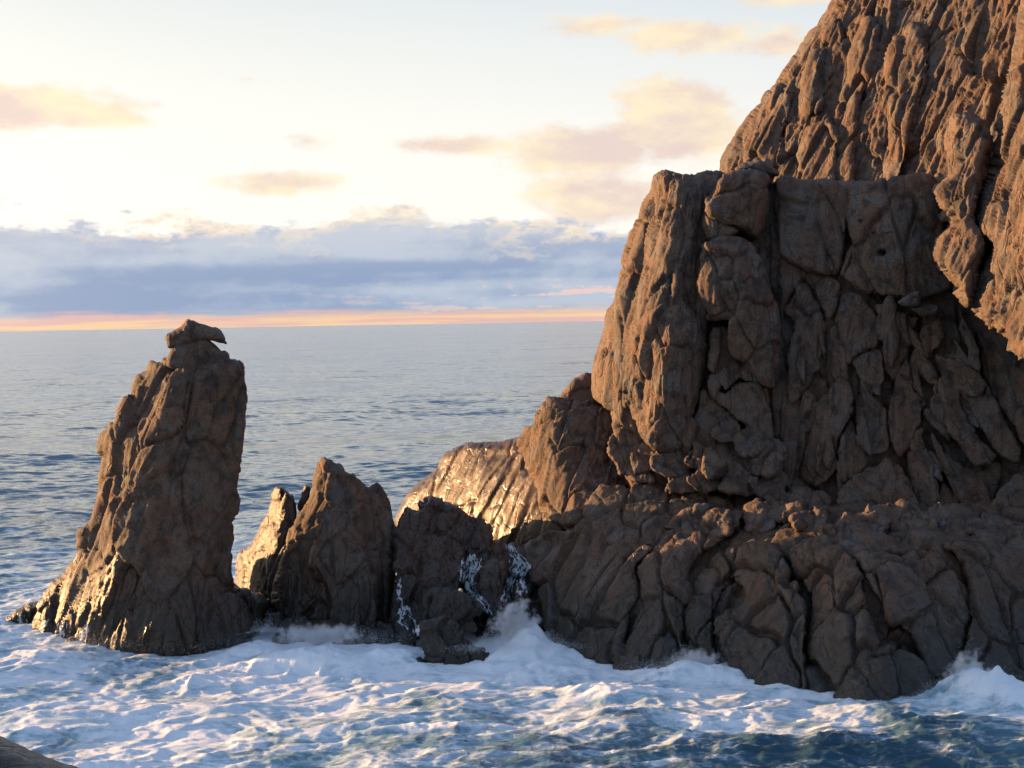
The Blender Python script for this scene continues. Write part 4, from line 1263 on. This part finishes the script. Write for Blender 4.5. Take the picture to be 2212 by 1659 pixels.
M_FOAM = foam_material('white_water')
M_FALL = foam_material('running_water', (.70, .76, .82))
M_FALL.node_tree.nodes['Principled BSDF'].inputs['Alpha'].default_value = .62
M_FALL.node_tree.nodes['Principled BSDF'].inputs['Roughness'].default_value = .25
bpy.context.view_layer.update()
DEPS = bpy.context.evaluated_depsgraph_get()
for ob_ in (sea,):
    ob_.hide_viewport = False


def hit_rock(px, py):
    d = rays(np.array([px]), np.array([py]))[0]
    ok, loc, nor, idx, ob, mw = scene.ray_cast(DEPS, Vector(CAM), Vector(d / np.linalg.norm(d)))
    return (np.array(loc), np.array(nor), ob.name) if ok else (None, None, None)


def droplets(P, r):
    """tetrahedral droplets"""
    v = np.array([(1, 1, 1), (1, -1, -1), (-1, 1, -1), (-1, -1, 1)], float) * .75
    f = np.array([(0, 1, 2), (0, 3, 1), (0, 2, 3), (1, 3, 2)])
    V = (P[:, None, :] + v[None] * r[:, None, None]).reshape(-1, 3)
    F = (f[None] + 4 * np.arange(len(P))[:, None, None]).reshape(-1, 3)
    return V, F


def waterfall(label, paths, seed, thr=.0):
    """lacy sheets of white water clinging to the rock face: paths of (px, py, half width)"""
    VV, FF, nv = [], [], 0
    for q, path in enumerate(paths):
        pa = np.array(path, float)
        L = np.r_[0, np.cumsum(np.hypot(*np.diff(pa[:, :2], axis=0).T))]
        tt = np.arange(0, L[-1], 1.6)
        x0, y0, hw = (np.interp(tt, L, pa[:, i]) for i in range(3))
        nu = max(8, int(hw.max() * 2 / 1.3))
        u = np.linspace(-1, 1, nu)
        TT, UU = np.meshgrid(tt, u, indexing='ij')
        nz = np.stack([UU.ravel() * hw.max() * .16, TT.ravel() * .035, np.full(TT.size, seed * 3.3 + q * 7.7)], 1) * np.array([1.5, 1.6, 1])
        wob = gn(nz * np.array([.4, 1.6, 1]) + 5).reshape(TT.shape) * 3.0
        X = x0[:, None] + UU * hw[:, None] + wob
        Yp = y0[:, None] + 0 * UU
        dens = fbm(nz, 4, .6).reshape(TT.shape) + .6 * (1 - np.abs(UU) ** 1.5) - .22 - thr
        ends = np.minimum(tt, L[-1] - tt)[:, None] / 10
        dens = dens - .5 * np.clip(1 - ends, 0, 1)
        P = np.full(X.shape + (3,), np.nan)
        for i in range(X.shape[0]):
            for j in range(nu):
                if dens[i, j] > -.12:
                    h, nn, nm = hit_rock(X[i, j], Yp[i, j])
                    if h is not None and not nm.startswith('sea'):
                        P[i, j] = h + nn * (.012 + .05 * max(dens[i, j], 0))
        ok = (dens > 0) & np.isfinite(P[..., 0])
        c = ok[:-1, :-1] & ok[1:, :-1] & ok[:-1, 1:] & ok[1:, 1:]
        span = np.linalg.norm(P[1:, :-1] - P[:-1, :-1], axis=2) + np.linalg.norm(P[:-1, 1:] - P[:-1, :-1], axis=2)
        c &= span < .4
        ids = np.arange(X.size).reshape(X.shape)
        Qd = np.stack([ids[:-1, :-1], ids[1:, :-1], ids[1:, 1:], ids[:-1, 1:]], -1)[c]
        if not len(Qd):
            continue
        used, inv = np.unique(Qd, return_inverse=True)
        VV.append(P.reshape(-1, 3)[used])
        FF.append(inv.reshape(-1, 4) + nv)
        nv += len(used)
    o = link_mesh('waterfall', np.concatenate(VV), [np.concatenate(FF)], M_FALL, None, soup=False)
    return tag(o, label, 'waterfall', kind='stuff')


waterfall('thin white waterfall on the left side of the dark split rock', [[(1020, 1198, 20), (1016, 1225, 24), (1006, 1250, 18), (1010, 1272, 15), (1028, 1286, 14), (1046, 1300, 12), (1058, 1330, 12)], [(1035, 1205, 12), (1024, 1240, 12), (1016, 1270, 10)]], 5)
waterfall('branching white waterfall on the right side of the dark split rock', [[(1098, 1172, 9), (1110, 1196, 15), (1122, 1214, 24), (1110, 1240, 17), (1098, 1268, 14), (1092, 1310, 14)], [(1128, 1210, 14), (1140, 1225, 14), (1128, 1252, 12), (1130, 1295, 13)]], 6)
waterfall('small trickles of white water beside the foot of the pyramid rock', [[(866, 1246, 4), (861, 1282, 6), (872, 1315, 12), (864, 1345, 12), (880, 1362, 12)], [(872, 1310, 8), (895, 1345, 9), (902, 1375, 8)]], 7)
waterfall('white water draining off the low left foot of the sea stack', [[(48, 1322, 10), (44, 1350, 14), (40, 1372, 16)], [(105, 1335, 6), (90, 1360, 10), (84, 1385, 12)], [(140, 1338, 8), (130, 1365, 14), (126, 1390, 16)], [(190, 1340, 6), (180, 1370, 10), (176, 1395, 12)]], 8)


def spray(label, px, py, n, w, h, lean, seed):
    """a burst of droplets thrown up where a wave breaks"""
    r = np.random.default_rng(seed)
    c = sea_at(np.array([px]), np.array([py]))[0]
    u = r.random(n) ** .6
    a = r.normal(size=n)
    hh = h * (1 - u ** .7) * np.abs(r.normal(size=n) * .35 + .75)
    P = np.stack([c[0] + w * a * .5 + lean * hh, c[1] + r.normal(size=n) * w * .28, .15 + hh * np.exp(-(a * .8) ** 2) * (.75 + .5 * np.sin(a * 5 + seed))], 1)
    V, F = droplets(P, np.clip(r.lognormal(-5.3, .35, n), .003, .010))
    o = link_mesh('sea_spray', V, [F], M_FOAM, None, soup=False)
    return tag(o, label, 'spray', kind='stuff')


def ico(level=2):
    t = (1 + 5 ** .5) / 2
    v = [(-1, t, 0), (1, t, 0), (-1, -t, 0), (1, -t, 0), (0, -1, t), (0, 1, t), (0, -1, -t), (0, 1, -t), (t, 0, -1), (t, 0, 1), (-t, 0, -1), (-t, 0, 1)]
    f = [(0, 11, 5), (0, 5, 1), (0, 1, 7), (0, 7, 10), (0, 10, 11), (1, 5, 9), (5, 11, 4), (11, 10, 2), (10, 7, 6), (7, 1, 8), (3, 9, 4), (3, 4, 2), (3, 2, 6), (3, 6, 8), (3, 8, 9), (4, 9, 5), (2, 4, 11), (6, 2, 10), (8, 6, 7), (9, 8, 1)]
    v = [np.array(q) / np.linalg.norm(q) for q in v]
    for _ in range(level):
        mid, nf = {}, []
        def mp(a, b):
            k = (min(a, b), max(a, b))
            if k not in mid:
                q = v[a] + v[b]
                v.append(q / np.linalg.norm(q))
                mid[k] = len(v) - 1
            return mid[k]
        for a, b, c in f:
            x, y, z_ = mp(a, b), mp(b, c), mp(c, a)
            nf += [(a, x, z_), (b, y, x), (c, z_, y), (x, y, z_)]
        f = nf
    return np.array(v), np.array(f)


def mist(label, px, py, size, dens, seed, up=.45):
    """a soft cloud of fine spray hanging over a breaking wave"""
    c = sea_at(np.array([px]), np.array([py]))[0]
    lv, lf = ico(3)
    P = lv * (1 + .22 * fbm(lv * 1.8 + seed, 3))[:, None] * np.array(size) + c + np.array([0, 0, size[2] * up])
    mt = bpy.data.materials.new('spray_mist')
    mt.use_nodes = True
    g = NG(mt.node_tree)
    g.n.remove(g.n['Principled BSDF'])
    vol = g.node('ShaderNodeVolumePrincipled')
    vol.inputs['Color'].default_value = (.95, .96, .97, 1)
    vol.inputs['Anisotropy'].default_value = .2
    tc = g.node('ShaderNodeTexCoord')
    ln = g.node('ShaderNodeVectorMath', operation='LENGTH')
    mp = g.node('ShaderNodeVectorMath', operation='MULTIPLY')
    g.l.new(tc.outputs['Object'], mp.inputs[0])
    mp.inputs[1].default_value = tuple(1 / v for v in size)
    g.l.new(mp.outputs[0], ln.inputs[0])
    nz = g.noise(tc.outputs['Object'], 2.6, 4, .62)
    d = g.step(g.add(g.mul(ln.outputs['Value'], -1.0), g.mul(nz, 1.5)), .05, .75)
    g.l.new(g.mul(d, dens), vol.inputs['Density'])
    g.l.new(vol.outputs[0], g.n['Material Output'].inputs['Volume'])
    me = mesh_from('spray_mist', P - c - np.array([0, 0, size[2] * up]), [lf], mt)
    o = bpy.data.objects.new('spray_mist', me)
    COL.objects.link(o)
    o.location = c + np.array([0, 0, size[2] * up])
    return tag(o, label, 'mist', kind='stuff')


mist('soft white spray cloud under the waterfalls beside the wedge rock', 1116, 1398, (1.25, .6, 1.6), 20.0, 1)
mist('soft white spray cloud at the cliff foot by the right edge', 2092, 1508, (1.1, .55, 1.3), 18.0, 2)
mist('low white spray cloud along the middle of the cliff foot', 1500, 1455, (1.2, .5, .8), 12.0, 3)
mist('low white spray cloud along the foot of the pyramid rock', 690, 1390, (2.6, .6, .7), 7.0, 4)
spray('white spray bursting under the waterfalls beside the wedge rock', 1112, 1405, 16000, 2.0, 1.9, .15, 1)
spray('white spray against the lowest boulder at the cliff foot by the right edge', 2095, 1510, 14000, 2.2, 1.6, .1, 2)
spray('low white spray along the middle of the cliff foot', 1500, 1455, 9000, 2.2, .8, -.2, 3)
spray('low white spray along the foot of the pyramid rock', 690, 1395, 9000, 3.6, .75, 0, 4)
spray('thin spray around the left foot of the sea stack', 150, 1400, 2500, 2.6, .6, 0, 5)
spray('white spray in the gap between the sea stack and the pyramid rock', 575, 1372, 3000, .9, 1.0, 0, 6)
print('tris', sum(len(o.data.loops) - 2 * len(o.data.polygons) for o in bpy.data.objects if o.type == 'MESH'))
print('done', round(time.time() - T0, 1))
